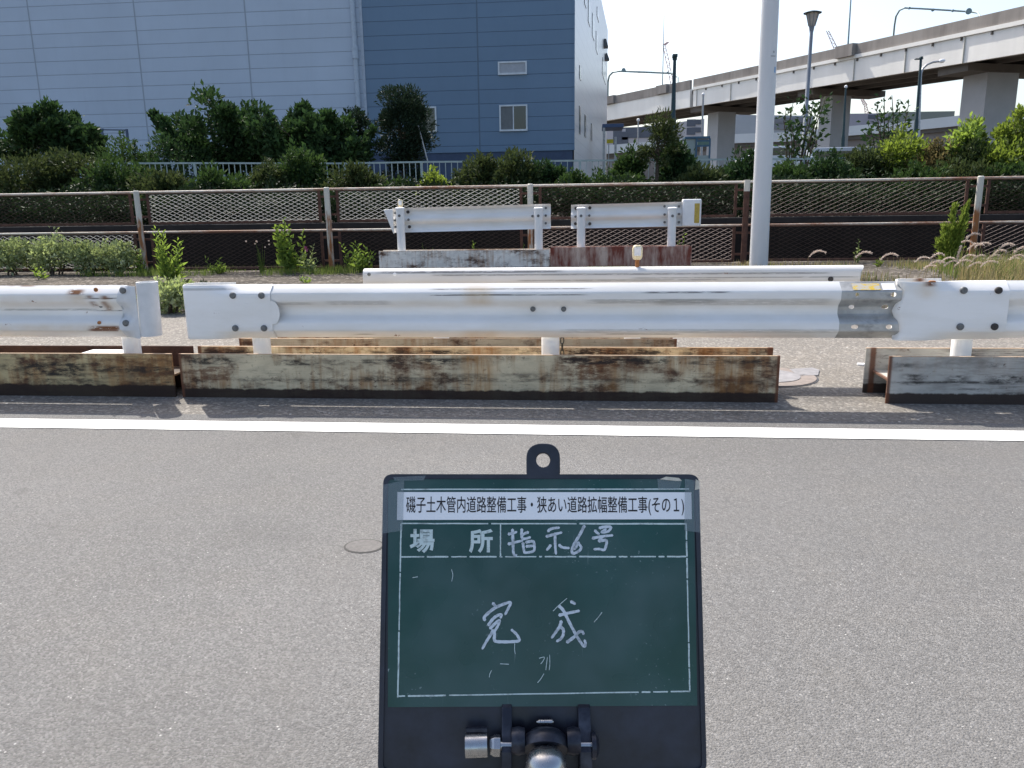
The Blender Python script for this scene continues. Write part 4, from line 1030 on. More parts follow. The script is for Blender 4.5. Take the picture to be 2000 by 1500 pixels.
def sweep(name, path, sec, mat, parent):
    """sec: (offset to the far side, dz) ring swept along the path"""
    m = len(sec); vs = []
    for i, p in enumerate(path):
        d = (path[min(i+1, len(path)-1)]-path[max(i-1, 0)]); nrm = Vector((d.y, -d.x, 0)).normalized()
        for o_, dz in sec: vs.append(tuple(p + nrm*o_ + Vector((0, 0, dz))))
    fs = []
    for i in range(len(path)-1):
        for j in range(m): fs.append((i*m+j, i*m+(j+1) % m, (i+1)*m+(j+1) % m, (i+1)*m+j))
    fs += [tuple(range(m)), tuple(reversed(range((len(path)-1)*m, len(path)*m)))]
    return MB().add(vs, fs).build(name, mat, parent)
def rect(o0, o1, z0, z1): return [(o0, z1), (o1, z1), (o1, z0), (o0, z0)]
def interp(y):
    for a, b in zip(Pall, Pall[1:]):
        if a.y <= y <= b.y: return a.lerp(b, (y-a.y)/(b.y-a.y))
    return Pall[-1]
near = [p for p in Pall if p.y < ysplit-1] + [interp(ysplit)]
far = [interp(ysplit+.5)] + [p for p in Pall if p.y > ysplit+1.5]
sweep('parapet', near, rect(0, .25, -.86, 0), mcon.m, vd); sweep('ledge', near, [(-.10, -.88), (.3, -.86), (.3, -1.22), (-.10, -1.16)], MT['vgird'], vd)
sweep('girder', near, rect(.06, .35, -3.0, -1.2), MT['vgird'], vd)
sweep('parapet', far, rect(-.05, .25, -1.02, 0), mcon.m, vd); sweep('girder', far, rect(.02, .5, -3.0, -1.02), MT['vgird'], vd)
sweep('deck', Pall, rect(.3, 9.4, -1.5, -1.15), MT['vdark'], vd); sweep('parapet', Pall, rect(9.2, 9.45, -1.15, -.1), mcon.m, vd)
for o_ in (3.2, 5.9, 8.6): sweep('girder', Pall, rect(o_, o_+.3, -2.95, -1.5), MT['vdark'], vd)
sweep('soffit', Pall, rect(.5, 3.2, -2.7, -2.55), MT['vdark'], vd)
# stiffeners under the ledge
for y in np.arange(near[0].y+1, near[-1].y, 2.6):
    p = interp(y); MB().box(p.x-.06, p.x+.4, y-.06, y+.06, p.z-1.42, p.z-1.2).build('bracket', MT['vdark'], vd)
for y in np.arange(near[0].y+3, near[-1].y, 5.5):
    p = interp(y); MB().box(p.x-.03, p.x+.2, y-.04, y+.04, p.z-2.99, p.z-1.225).build('girder_joint', MT['rampw_joint'], vd)
def side_bay(px, length, over, mat=None):
    ps = sorted(Pall, key=lambda q: q.y); best = min(np.linspace(ps[0].y, ps[-1].y, 400), key=lambda y: abs(project_x(interp(y))-px)); p = interp(best); d = (interp(best+1)-p).normalized(); nn = Vector((d.y, -d.x, 0))
    a, b = p-d*length/2, p+d*length/2; mb = MB(); mb.bar(a-nn*.1+Vector((0,0,-.45)), b-nn*.1+Vector((0,0,-.45)), over, 1.0); mb.build('lamp_base', mcon.m, vd); return p
def project_x(p):
    v = np.array([p.x, p.y, p.z-CAM_H]); return 1000+FPX*(v@_RT)/(v@_F)
pl1 = side_bay(1657, 2.2, .7); pl2 = side_bay(1297, 2.2, .6); pl3 = side_bay(1195, 2.0, .6)
# piers
for pxa, pxm, pxb, pytop, dd in ((1880, 1942, 1986, 128, None), (1598, 1631, 1661, 200, None), (1375, 1402, 1434, 207, None)):
    best = min(np.linspace(Pall[0].y, Pall[-1].y, 500), key=lambda y: abs(project_x(interp(y)+Vector((3.0, .5, 0)))-(pxa+pxb)/2)); p = interp(best)
    d = (interp(best+1)-p).normalized(); nn = Vector((d.y, -d.x, 0)); w0 = (at_d(pxb, 200, 1)-at_d(pxa, 200, 1)).length*((p-Vector((0,0,CAM_H))).dot(Vector(_F)))
    c = p+nn*4.2; zt = p.z-3.0; hw = w0*.36
    q = [c-d*hw*.8-nn*hw, c+d*hw*.8-nn*hw, c+d*hw*.8+nn*hw, c-d*hw*.8+nn*hw]
    MB().prism([(v.x, v.y) for v in q], 'z', ZG-.3, zt-.55).build('pier', MT['pier'], vd)
    q = [c-d*hw-nn*3.6, c+d*hw-nn*3.6, c+d*hw+nn*5, c-d*hw+nn*5]
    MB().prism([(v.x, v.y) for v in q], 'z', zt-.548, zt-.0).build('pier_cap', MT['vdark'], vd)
MT['tealsteel'] = m_plain('teal_grey_steel', (.20, .27, .28), .5, .2, .1, 3)
def gantry(name, label, pts, rad, discs=(), depth=None):
    a = interp(depth[0]); 
    t = thing(name, label, 'sign frame', (a.x, a.y, a.z-.5), 'sign frames over the viaduct')
    P = [at_d(px, py, depth[1]+(depth[2]-depth[1])*k/(len(pts)-1)) for k, (px, py) in enumerate(pts)]
    MB().tube(P, rad, 8).build('pipe', MT['tealsteel'], t, True)
    for px, py, r in discs:
        k = min(range(len(pts)), key=lambda i: abs(pts[i][0]-px)); c = at_d(px, py, depth[1]+(depth[2]-depth[1])*k/(len(pts)-1)-.3)
        MB().tube([c+Vector((0, -.06, 0)), c+Vector((0, .06, 0))], r, 20).build('signal', MT['tealsteel'], t, True)
    return t
gantry('sign_frame', 'thin arched pipe frame over the far viaduct, beside the warehouse', [(1187, 195), (1187.5, 160), (1190, 148), (1197, 141), (1210, 139), (1260, 141), (1310, 143), (1320, 146), (1324, 152), (1325, 164)], .13, ((1218, 137, .28), (1248, 141, .12), (1304, 142, .14)), (interp(105).y, 112, 104))
gantry('sign_frame', 'thin arched pipe frame over the near viaduct, at the upper right corner', [(1745, 72), (1747, 50), (1750, 32), (1757, 20), (1767, 15.5), (1800, 17), (1850, 20), (1895, 23), (1910, 25), (1915, 34)], .075, ((1776, 16, .1), (1822, 19.5, .12), (1861, 21, .1), (1892, 22, .24)), (interp(70).y, 72, 65))
def mast(name, label, px0, py0, px1, py1, w, r0, r1, cat='pole', group=None, mat=None):
    a, b = at_d(px0, py0, w), at_d(px1, py1, w); t = thing(name, label, cat, a, group)
    MB().tube([a, a.lerp(b, .5), b], [r0, (r0+r1)/2, r1], 8).build('shaft', mat or MT['tealsteel'], t, True); return t
mast('mast', 'thin straight mast on the viaduct parapet right of the white pole', 1656, 92, 1663, -20, pl1.y/1.0*.99, .085, .06, 'mast', 'masts on the viaduct')
mast('mast', 'very thin tall mast on the far viaduct, beside the sloping crane jib', 1294, 166, 1297, 30, pl2.y*.985, .075, .03, 'mast', 'masts on the viaduct')
# ------------------------------------------------------------------ cranes far off
mcr = m_plain('pale_red_crane', (.52, .34, .32), .6); 
def crane(label, pts, w, r, lattice=True):
    P = [at_d(px, py, w) for px, py in pts]; t = thing('crane', label, 'crane', P[0], 'far cranes')
    mb = MB()
    for a, b in zip(P, P[1:]):
        n_ = 8; d = (b-a)/n_; s_ = Vector((r*2, 0, 0))
        mb.tube([a-s_, b-s_*.6], r*.4, 6); mb.tube([a+s_, b+s_*.6], r*.4, 6)
        for k in range(n_): mb.tube([a+d*k-s_*(1-.4*k/n_)*(1 if k % 2 else -1), a+d*(k+1)+s_*(1-.4*k/n_)*(1 if k % 2 else -1)], r*.28, 5)
    mb.build('jib', mcr, t); return t
crane('pale crane jib folded at the top, rising behind the far viaduct', [(1313, 165), (1305, 125), (1297, 88), (1305, 82)], 190, .20)
crane('tip of a pale red crane jib behind the viaduct, left of the thin mast', [(1633, 96), (1616, 60)], 190, .22)
crane('reddish crane jib seen under the viaduct, right of the middle pier', [(1694, 225), (1690, 205), (1684, 194)], 200, .24)

# ------------------------------------------------------------------ lower ramp and far buildings
def ramp_path(pts, w0, w1): return [at_d(px, py, w0+(w1-w0)*k/(len(pts)-1)) for k, (px, py) in enumerate(pts)]
RP = ramp_path([(2100, 198), (1990, 214), (1870, 226), (1760, 238), (1660, 246), (1540, 258), (1430, 262), (1330, 272), (1180, 284)], 118, 150)
rp = thing('ramp_bridge', 'low white-sided ramp road passing under the viaduct', 'bridge', (RP[0].x, RP[0].y, ZG))
MT['rampw'] = m_plain('ramp_white_parapet', (.66, .67, .66), .7, 0, .05, .2)
sweep('parapet', RP, rect(0, .4, -1.55, 0), MT['rampw'], rp); sweep('deck', RP, rect(.4, 8, -2.2, -1.0), MT['vdark'], rp); sweep('abutment', RP, rect(.8, 7.6, -9, -2.2), m_plain('ramp_wall', (.23, .20, .18), .9, 0, .15, .2), rp)
def block(name, label, pxa, pxb, pyt, pyt2, w, base_z, col, wins, group='far buildings', depth=10, wcol=(.10, .11, .14), ww=.9, wh_=.9):
    a, b = at_d(pxa, pyt, w), at_d(pxb, pyt2, w); t = thing(name, label, 'building', ((a.x+b.x)/2, a.y, base_z), group)
    mb = MB(); mb.add([(a.x, a.y, base_z), (b.x, b.y, base_z), (b.x, b.y+depth, base_z), (a.x, a.y+depth, base_z), (a.x, a.y, a.z), (b.x, b.y, b.z), (b.x, b.y+depth, b.z), (a.x, a.y+depth, a.z)], [(0,3,2,1),(4,5,6,7),(0,1,5,4),(1,2,6,5),(2,3,7,6),(3,0,4,7)])
    mb.build('wall', m_plain(name+'_wall_%d' % pxa, col, .8, 0, .06, .3), t)
    mwn = m_plain(name+'_glass_%d' % pxa, wcol, .3)
    for px, py, sx_, sz_ in wins:
        u = (px-pxa)/(pxb-pxa); c = at_d(px, py, w); yy = a.y+(b.y-a.y)*u
        MB().box(c.x-ww*sx_/2, c.x+ww*sx_/2, yy-.12, yy+.06, c.z-wh_*sz_/2, c.z+wh_*sz_/2).build('window', mwn, t)
    return t
wl = [(px, 257+(1240-px)*.02, 1, 1) for px in (1239, 1244.5, 1250)] + [(1231, 259, 4.6, 2.4), (1257.5, 258.5, 5, 2.4), (1206, 262, 2, 1.6), (1217, 265, 2.2, 1.8)] + [(px, 254.5, 1, 1) for px in (1297, 1302)] + [(1350, 240, 2, 1.6), (1350, 256, 2, 1.6)] + [(px, py, .9, 1.1) for px in (1355.5, 1360.5, 1366) for py in (238, 253.5)] + [(1206, 276, 2, 1.6), (1217, 277, 2.4, 2.2)]
block('apartment_block', 'far pinkish white apartment block with small dark windows, seen under the far viaduct', 1176, 1376, 257, 232, 165, ZG, (.50, .47, .48), wl)
block('office_block', 'far grey block with dark window bands, seen between the near pier and the white pole', 1433, 1590, 224, 226, 185, ZG, (.40, .42, .44), [(1510, 235, 19, 1.3), (1510, 247, 19, 1.4)], wcol=(.20, .20, .22))
block('office_block', 'far low grey-violet block with tiny windows, seen right of the middle pier', 1655, 1735, 222, 221, 185, ZG, (.36, .34, .38), [(px, 228, .8, 1) for px in (1699, 1703.5, 1708)])
block('low_block', 'far long dark flat-roofed block behind the ramp, left of the nearest pier', 1736, 1865, 219, 217, 185, ZG, (.24, .26, .23), [])
# ------------------------------------------------------------------ lamps
mdg = m_plain('dark_green_steel', (.020, .045, .050), .5, .1, .2, 5); mgy = m_plain('grey_lamp_paint', (.20, .22, .25), .5, .1, .1, 5)
def lamp_park():
    w = 31; base = at_d(1568, 318, w); top = at_d(1585, 62, w); t = thing('park_lamp', 'grey park lamp with a cone-shaped lantern, just right of the white pole', 'lamp', (base.x, base.y, ZG-.2), 'lamps beyond the railing')
    base.z = ZG-.2; b2 = at_d(1570.5, 270, w)
    MB().tube([base, b2, b2+Vector((0,0,.03)), top], [.12, .115, .085, .065], 14).build('shaft', mgy, t, True)
    c = at_d(1585.5, 52, w); s_ = w/FPX
    mb = MB(); mb.tube([c-Vector((0,0,12*s_)), c-Vector((0,0,2*s_)), c+Vector((0,0,2*s_))], [.065, .10, .11], 14); mb.build('lamp_neck', mgy, t, True)
    ml_ = m_plain('lantern_glass', (.42, .38, .33), .2); mb = MB(); mb.tube([c+Vector((0,0,1*s_)), c+Vector((0,0,24*s_))], [.12, .235], 16); mb.build('lantern', ml_, t, True)
    mb = MB()
    for k in range(8):
        a = k*math.pi/4; u = Vector((math.cos(a), math.sin(a), 0)); mb.bar(c+u*.125+Vector((0,0,1*s_)), c+u*.245+Vector((0,0,24*s_)), .02, .02)
    mb.build('lantern_ribs', mgy, t)
    mb = MB(); mb.tube([c+Vector((0,0,23.8*s_)), c+Vector((0,0,25*s_)), c+Vector((0,0,27.5*s_)), c+Vector((0,0,29.2*s_))], [.33, .345, .20, .06], 18); mb.build('lantern_cap', mdg, t, True)
lamp_park()
def lamp_post(label, px0, py0, px1, py1, w, r0, r1, head, mat, thick=.45):
    base, top = at_d(px0, py0, w), at_d(px1, py1, w); base.z = ZG-.2; t = thing('lamp_post', label, 'lamp', base, 'lamps beyond the railing')
    mid = base.lerp(top, thick); MB().tube([base, mid, mid+Vector((0,0,.2)), top], [r0*1.25, r0*1.1, r0*.8, r1], 12).build('shaft', mat, t, True)
    s_ = w/FPX; mb = MB()
    if head == 'box': mb.box(top.x-4.6*s_, top.x+4.6*s_, top.y-.2, top.y+.2, top.z, top.z+5*s_); mb.tube([top-Vector((0,0,5*s_)), top], r1*1.5, 10)
    elif head == 'tee': mb.box(top.x-11*s_, top.x+3*s_, top.y-.1, top.y+.1, top.z-4*s_, top.z-2*s_); mb.box(top.x-2*s_, top.x+2.5*s_, top.y-.1, top.y+.1, top.z-3*s_, top.z+1*s_)
    elif head == 'globe': mb.tube([top-Vector((0,0,1.5*s_)), top, top+Vector((0,0,3*s_)), top+Vector((0,0,4.5*s_))], [1*s_, 3*s_, 2.8*s_, 1*s_], 12)
    elif head == 'arm':
        P = [top, at_d(1799, 142, w), at_d(1803, 133, w), at_d(1811, 126, w), at_d(1822, 121.5, w), at_d(1834, 120, w)]; mb.tube(P, [r1, r1, r1*.95, r1*.9, r1*.85, r1*.8], 10)
    if len(mb.v): mb.build('lamp_arm' if head == 'arm' else 'lamp_head', MT['white'] if head == 'globe' else mat, t, True)
    if head == 'arm':
        c = at_d(1843, 118.5, w); mb = MB(); mb.tube([P[-1]-Vector((.02,0,0)), P[-1].lerp(c, .4), c, c+Vector((.08,0,.01))], [.05, .11, .10, .03], 12); mb.build('lamp_head', MT['white'], t, True)
    return t
lamp_post('dark green lamp post with a small flat box head, in front of the far viaduct', 1312, 320, 1318, 112, 34, .125, .065, 'box', mdg, .52)
lamp_post('slim black pole with a short cross-piece, close to the curved silver lamp', 1787, 300, 1799, 112, 40, .095, .06, 'tee', mdg, .5)
lamp_post('curved silver lamp post leaning its arm right under the viaduct', 1797, 300, 1798, 152, 44, .075, .065, 'arm', MT['galv'], .5)
lamp_post('thin dark pole in front of the middle pier with a small pale head', 1645, 320, 1652, 171, 46, .10, .05, 'globe', mdg, .5)
lamp_post('small pale globe lamp, far off left of the dark green lamp post', 1246, 300, 1246.5, 236, 70, .07, .06, 'globe', MT['galv'], .5)
lamp_post('thin pale lamp pole in front of the leftmost pier', 1370, 300, 1373.5, 186, 62, .09, .07, 'globe', MT['galv'], .5)
# ------------------------------------------------------------------ shelter and cars
YS = 46
sh = thing('bus_shelter', 'glass shelter with a teal-blue frame in front of the leftmost viaduct pier', 'shelter', (at_y(1362, 320, YS).x, YS, ZG))
a, b, c2 = at_y(1336, 320, YS), at_y(1387, 266, YS), at_y(1359, 266, YS); mteal = m_plain('teal_frame', (.055, .12, .18), .5)
MB().box(a.x, b.x, YS-.1, YS+1.6, b.z-.12, b.z).build('roof', mteal, sh, bevel=.01)
for x in (c2.x, b.x-.05): MB().box(x, x+.09, YS-.08, YS+.01, ZG-.3, b.z-.12).build('post', mteal, sh)
mpanel = Mat('greenish_glass', .1, 0, .6); mpanel.base((.24, .31, .32)); 
MB().box(a.x, c2.x-.0, YS+.02, YS+.05, ZG+.1, b.z-.14).build('glass_panel', mpanel.m, sh); MB().box(c2.x+.1, b.x-.06, YS-.05, YS-.02, ZG+.1, b.z-1.0).build('glass_panel', mpanel.m, sh)
z1 = at_y(1370, 275, YS).z; z2 = at_y(1370, 285, YS).z
MB().box(c2.x+.09, b.x-.05, YS-.07, YS-.03, z1-.05, z1+.05).build('cross_bar', mteal, sh); MB().box(c2.x+.09, b.x-.05, YS-.07, YS-.03, z2-.05, z2+.05).build('cross_bar', mteal, sh)
MB().box(c2.x+.1, b.x-.06, YS-.06, YS-.035, z2+.05, z1-.05).build('green_strip', m_plain('green_glass', (.11, .19, .15), .3), sh)
MT['tyre'] = m_plain('tyre', (.02, .02, .02), .9)
def car(name, label, px, py_roof, Yc, L, Hc, col, yaw=0, van=False):
    top = at_y(px, py_roof, Yc); z0 = top.z-Hc; t = thing(name, label, 'car' if not van else 'van', (top.x, Yc, z0), 'cars parked beyond the railing')
    mcar = m_plain(name+'_paint_%d' % px, col, .25, .0, .03, 3, 0, .6); w = .85
    if van: side = [(-L/2, .3), (-L/2, 1.0), (-L/2+.1, Hc-.1), (-L/2+.25, Hc), (L/2-.75, Hc), (L/2-.25, Hc*.58), (L/2, Hc*.5), (L/2, .3)]
    else: side = [(-L/2, .35), (-L/2+.05, .85), (-L/2+.55, .95), (-L/2+1.1, Hc-.03), (-L/2+1.6, Hc), (L/2-1.7, Hc), (L/2-1.0, .97), (L/2-.15, .80), (L/2, .4)]
    mb = MB(); mb.prism([(top.x+x, z0+z) for x, z in side], 'y', Yc-w, Yc+w); mb.build('body', mcar, t, bevel=.05)
    if van: ws = [(-L/2+.2, 1.1), (-L/2+.3, Hc-.2), (L/2-.85, Hc-.2), (L/2-.45, 1.1)]
    else: ws = [(-L/2+.75, .98), (-L/2+1.2, Hc-.1), (L/2-1.75, Hc-.1), (L/2-1.2, .98)]
    MB().prism([(top.x+x, z0+z) for x, z in ws], 'y', Yc-w-.015, Yc+w+.015).build('window', MT['glass'], t)
    for sx_ in (-L/2+.75, L/2-.75):
        MB().tube([(top.x+sx_, Yc-w-.02, z0+.31), (top.x+sx_, Yc-w+.2, z0+.31)], .31, 16).build('wheel', MT['tyre'], t, True)
car('parked_car', 'white car half hidden by the white pole, beyond the shrubs', 1520, 287, 46, 4.3, 1.45, (.60, .64, .68))
car('parked_van', 'silver-grey van beyond the shrubs, in front of the middle pier', 1650, 289, 48, 4.2, 1.7, (.36, .40, .45), van=True)

# ------------------------------------------------------------------ trees behind the railing
def PB(px, Y, z=None): x = at_y(px, 300, Y).x; return Vector((x, Y, gz(x, Y) if z is None else z))
def ZT_(px, py, Y): return at_y(px, py, Y).z
TG = 'trees in front of the warehouse'
tree('broadleaf_tree', 'round dark tree at the far left in front of the pale warehouse wall', 'tree', PB(100, 27), ZT_(100, 203, 27), 1.55, 11, MT['leaf_dark'], 6500, 42, .40, .15, TG, .12, spikes=9, shell=.55, flat=.8)
tree('broadleaf_tree', 'wide dense dark tree in front of the warehouse, second large one from the left', 'tree', PB(430, 26), ZT_(435, 188, 26), 1.75, 12, MT['leaf_dark'], 9000, 52, .38, .14, TG, .05, spikes=9, shell=.5, flat=.8)
tree('broadleaf_tree', 'tree with spiky upright shoots, beside the downpipe of the warehouse', 'tree', PB(608, 25), ZT_(600, 205, 25), 1.65, 13, MT['leaf_dark'], 8500, 44, .34, .14, TG, .05, spikes=22, shell=.45)
tree('slim_tree', 'slim dark tree under the foot of the downpipe', 'tree', PB(697, 26.5), ZT_(700, 215, 26.5), .42, 14, MT['leaf_pine'], 1500, 16, .22, .10, TG, .1)
tree('pine_tree', 'dark rounded pine covering part of a window of the blue wall', 'tree', PB(785, 26), ZT_(788, 152, 26), .88, 15, MT['leaf_pine'], 13000, 46, .36, .09, TG, .06, aspect=.34, shell=.3, flat=.8)
st = thing('garden_stake', 'thin grey stake leaning on the dark pine', 'stake', PB(835, 25.5)); a, b = at_y(836, 318, 25.5), at_y(817, 245, 25.5); MB().tube([a, b], .02, 8).build('rod', MT['galv'], st, True)
tree('conifer', 'thin brownish conifer with a bare trunk, in front of the far viaduct', 'tree', PB(1283, 20.5), ZT_(1278, 222, 20.5), .42, 16, MT['leaf_olive'], 1500, 14, .24, .10, 'young trees among the shrubs', .45, .06, aspect=.25, shell=.4)
def open_tree(label, px, Y, pt, stems, seed, mat, leaf=.13, n=34):
    rng = np.random.default_rng(seed); base = PB(px, Y); t = thing('young_tree', label, 'tree', base, 'young trees among the shrubs'); mb = MB(); Ps = []; Ns = []; Ls = []
    for (qx, qy) in stems:
        top = at_y(qx, qy, Y+rng.normal()*.15); k = limb(mb, base-Vector((0,0,.1)), top, .035, .008, rng, 5, .05)
        for j in range(n):
            u = .35+.65*rng.random()**.7; p = base.lerp(top, u); g = rng.normal(size=3)*np.array([.16, .16, .12])*(1.25-u*.5)
            Ps.append((p.x+g[0], p.y+g[1], p.z+g[2])); Ns.append(g/.12+np.array([0, 0, .4])); Ls.append(leaf*(.6+.7*rng.random()))
    V, Fa = leaf_arrays(np.array(Ps), np.array(Ns), np.array(Ls), np.array(Ls)*.55, rng); np_mesh('crown', V, Fa, mat, t); mb.build('trunk', MT['bark'], t, True)
open_tree('open leafy young tree just right of the white pole, behind the lamp shaft', 1556, 24, 190, [(1535, 215), (1550, 196), (1590, 186), (1606, 190), (1604, 205), (1530, 235), (1580, 215), (1545, 255), (1612, 195)], 21, MT['leaf_dark'], .16, 50)
open_tree('spiky young tree with bare upright stems, before the gap under the viaduct', 1738, 22, 185, [(1712, 212), (1727, 190), (1742, 186), (1758, 208), (1775, 202), (1770, 225), (1700, 250), (1735, 230), (1720, 240)], 22, MT['leaf_dark'], .14, 44)
tree('young_conifer', 'small pointed yellow-green conifer in front of the nearest pier', 'tree', PB(1906, 20.5), ZT_(1910, 232, 20.5), .17, 23, MT['leaf_bright'], 900, 10, .16, .09, 'young trees among the shrubs', .3, .03)
tree('young_tree', 'small round bright green tree left of the pointed conifer', 'tree', PB(1880, 20), ZT_(1884, 242, 20), .28, 24, MT['leaf_weed'], 900, 12, .2, .10, 'young trees among the shrubs', .4, .03)
tree('young_tree', 'light green feathery tree at the right edge of the nearest pier', 'tree', PB(1972, 20), ZT_(1974, 214, 20), .36, 25, MT['leaf_bright'], 1100, 16, .2, .085, 'young trees among the shrubs', .4, .03)
# ------------------------------------------------------------------ shrubs on the bank
SH = [  # px, y of the foliage top, width in px, depth, material, what sets it apart
 (28, 296, 170, 19.8, 'leaf_olive', 'dull grey-green shrub cut off by the left edge, hiding the railing'),
 (130, 290, 150, 20.4, 'leaf_olive', 'tall shrub hiding the railing at the far left, under the round dark tree'),
 (245, 256, 150, 24.0, 'leaf_mid', 'rounded lighter green bush behind the railing, beside the dark screen panel'),
 (335, 255, 170, 24.5, 'leaf_dark', 'dark bush behind the railing, left foot of the wide dense tree'),
 (225, 305, 170, 19.6, 'leaf_mid', 'spreading shrub covering the railing under the rounded lighter bush'),
 (318, 332, 130, 19.0, 'leaf_olive', 'low shrub where the left part of the railing reappears'),
 (425, 328, 150, 19.2, 'leaf_mid', 'low shrub below the railing under the wide dense tree'),
 (520, 310, 120, 20.4, 'leaf_olive', 'shrub covering the railing left of the spiky tree'),
 (585, 292, 110, 20.6, 'leaf_mid', 'taller shrub covering the railing in front of the spiky tree'),
 (690, 322, 120, 19.6, 'leaf_olive', 'shrub just below the railing under the slim dark tree'),
 (770, 345, 70, 19.0, 'leaf_mid', 'small low shrub under the dark pine'),
 (845, 334, 70, 19.2, 'leaf_bright', 'small yellowish shrub below the bare stretch of railing'),
 (935, 296, 95, 20.6, 'leaf_olive', 'left one of two shrubs rising over the railing below the blue wall windows'),
 (1005, 294, 100, 20.4, 'leaf_olive', 'right one of two shrubs rising over the railing below the blue wall windows'),
 (1075, 312, 80, 20.4, 'leaf_dark', 'brownish dark shrub left of the warehouse corner'),
 (1130, 330, 80, 19.6, 'leaf_mid', 'low bright shrub under the warehouse corner'),
 (1205, 328, 100, 19.8, 'leaf_mid', 'low shrub under the blue-roofed canopy'),
 (1228, 282, 60, 20.8, 'leaf_mid', 'upright shrub left of the brownish conifer'),
 (1325, 262, 70, 21.0, 'leaf_dark', 'dark shrub right of the brownish conifer, in front of the green lamp post'),
 (1375, 322, 110, 19.8, 'leaf_olive', 'shrub below the shelter and the leftmost pier'),
 (1452, 288, 85, 20.4, 'leaf_dark', 'dark tall shrub left of the white pole'),
 (1545, 312, 110, 19.8, 'leaf_mid', 'shrub just right of the white pole, under the park lamp'),
 (1625, 300, 110, 20.2, 'leaf_dark', 'dark shrub in front of the grey van'),
 (1690, 285, 90, 20.6, 'leaf_olive', 'shrub under the spiky young tree'),
 (1760, 250, 100, 20.8, 'leaf_bright', 'yellow-green shrub around the feet of the two close poles'),
 (1828, 262, 90, 20.4, 'leaf_red', 'shrub with brownish young leaves left of the nearest pier'),
 (1880, 275, 110, 19.8, 'leaf_olive', 'olive shrub in front of the nearest pier'),
 (1955, 268, 120, 19.6, 'leaf_bright', 'bright yellow-green shrub near the right edge'),
 (2000, 228, 90, 20.4, 'leaf_bright', 'tall bright shrub cut off by the right edge'),
 (1900, 318, 130, 18.8, 'leaf_olive', 'low dull shrub below the nearest pier'),
 (1790, 322, 140, 18.8, 'leaf_mid', 'low shrub below the yellow-green shrub'),
 (1985, 312, 110, 18.7, 'leaf_mid', 'low green shrub in the right corner above the fence'),
]
for i, (px, pt, wpx, Y, mt, lab) in enumerate(SH):
    b = PB(px, Y); zt = ZT_(px, pt, Y); w = wpx/FPX*Y*1.06; h = max(.6, zt-b.z)
    bush(lab, b, w, h*.93, 100+i, MT[mt], int(1500+1700*min(1.6, w*h)), .10 if h > .9 else .085, spiky=(mt in ('leaf_bright', 'leaf_olive')))
# undergrowth that covers the bank
rng = np.random.default_rng(5); n = 80000
x = rng.uniform(-22, 15, n); y = 17.28+4.4*rng.random(n)**1.7
bump_ = .5+.5*np.sin(x*1.9+.6*np.sin(x*.7))*np.cos(y*1.3+x*.5)
zz = np.array([gz(a, max(17.31, b)) for a, b in zip(x, y)]); front = np.clip((y-17.28)/.35, 0, 1)**.5
hmax = np.where(y < 19.3, (.50+.38*bump_)*(.45+.55*front), .40+.22*bump_)
P = np.stack([x, y, zz+.05+rng.random(n)**.7*hmax], 1); N = rng.normal(size=(n, 3))*.7+np.array([0, -.35, .45]); L = .105*(.6+.8*rng.random(n))
V, Fa = leaf_arrays(P, N, L, L*.5, rng); o = np_mesh('undergrowth', V, Fa, [MT['leaf_under'], MT['leaf_shade']]); tag(o, kind='stuff')
pick = (np.sin(P[:, 0]*1.1+1.3)+np.sin(P[:, 0]*.37)+rng.normal(size=n)*.5+(P[:, 2]-zz-.45)*2 > .35).astype(np.int32); o.data.polygons.foreach_set('material_index', np.repeat(pick, 2)[:len(o.data.polygons)] if len(o.data.polygons) == 2*n else np.zeros(len(o.data.polygons), np.int32))  # lower leaves mostly get the darker tone, shade put into the colour
# leaves trailing over the wall's coping and far tree line
x = rng.uniform(-40, 75, 9000); P = np.stack([x, 230+rng.normal(size=9000)*6, 1.9+rng.random(9000)*(5+1.5*np.sin(x*.2))], 1); N = rng.normal(size=(9000, 3)); L = np.full(9000, 1.2)
V, Fa = leaf_arrays(P, N, L, L*.6, rng); tag(np_mesh('far_treeline', V, Fa, MT['leaf_dark']), kind='stuff')

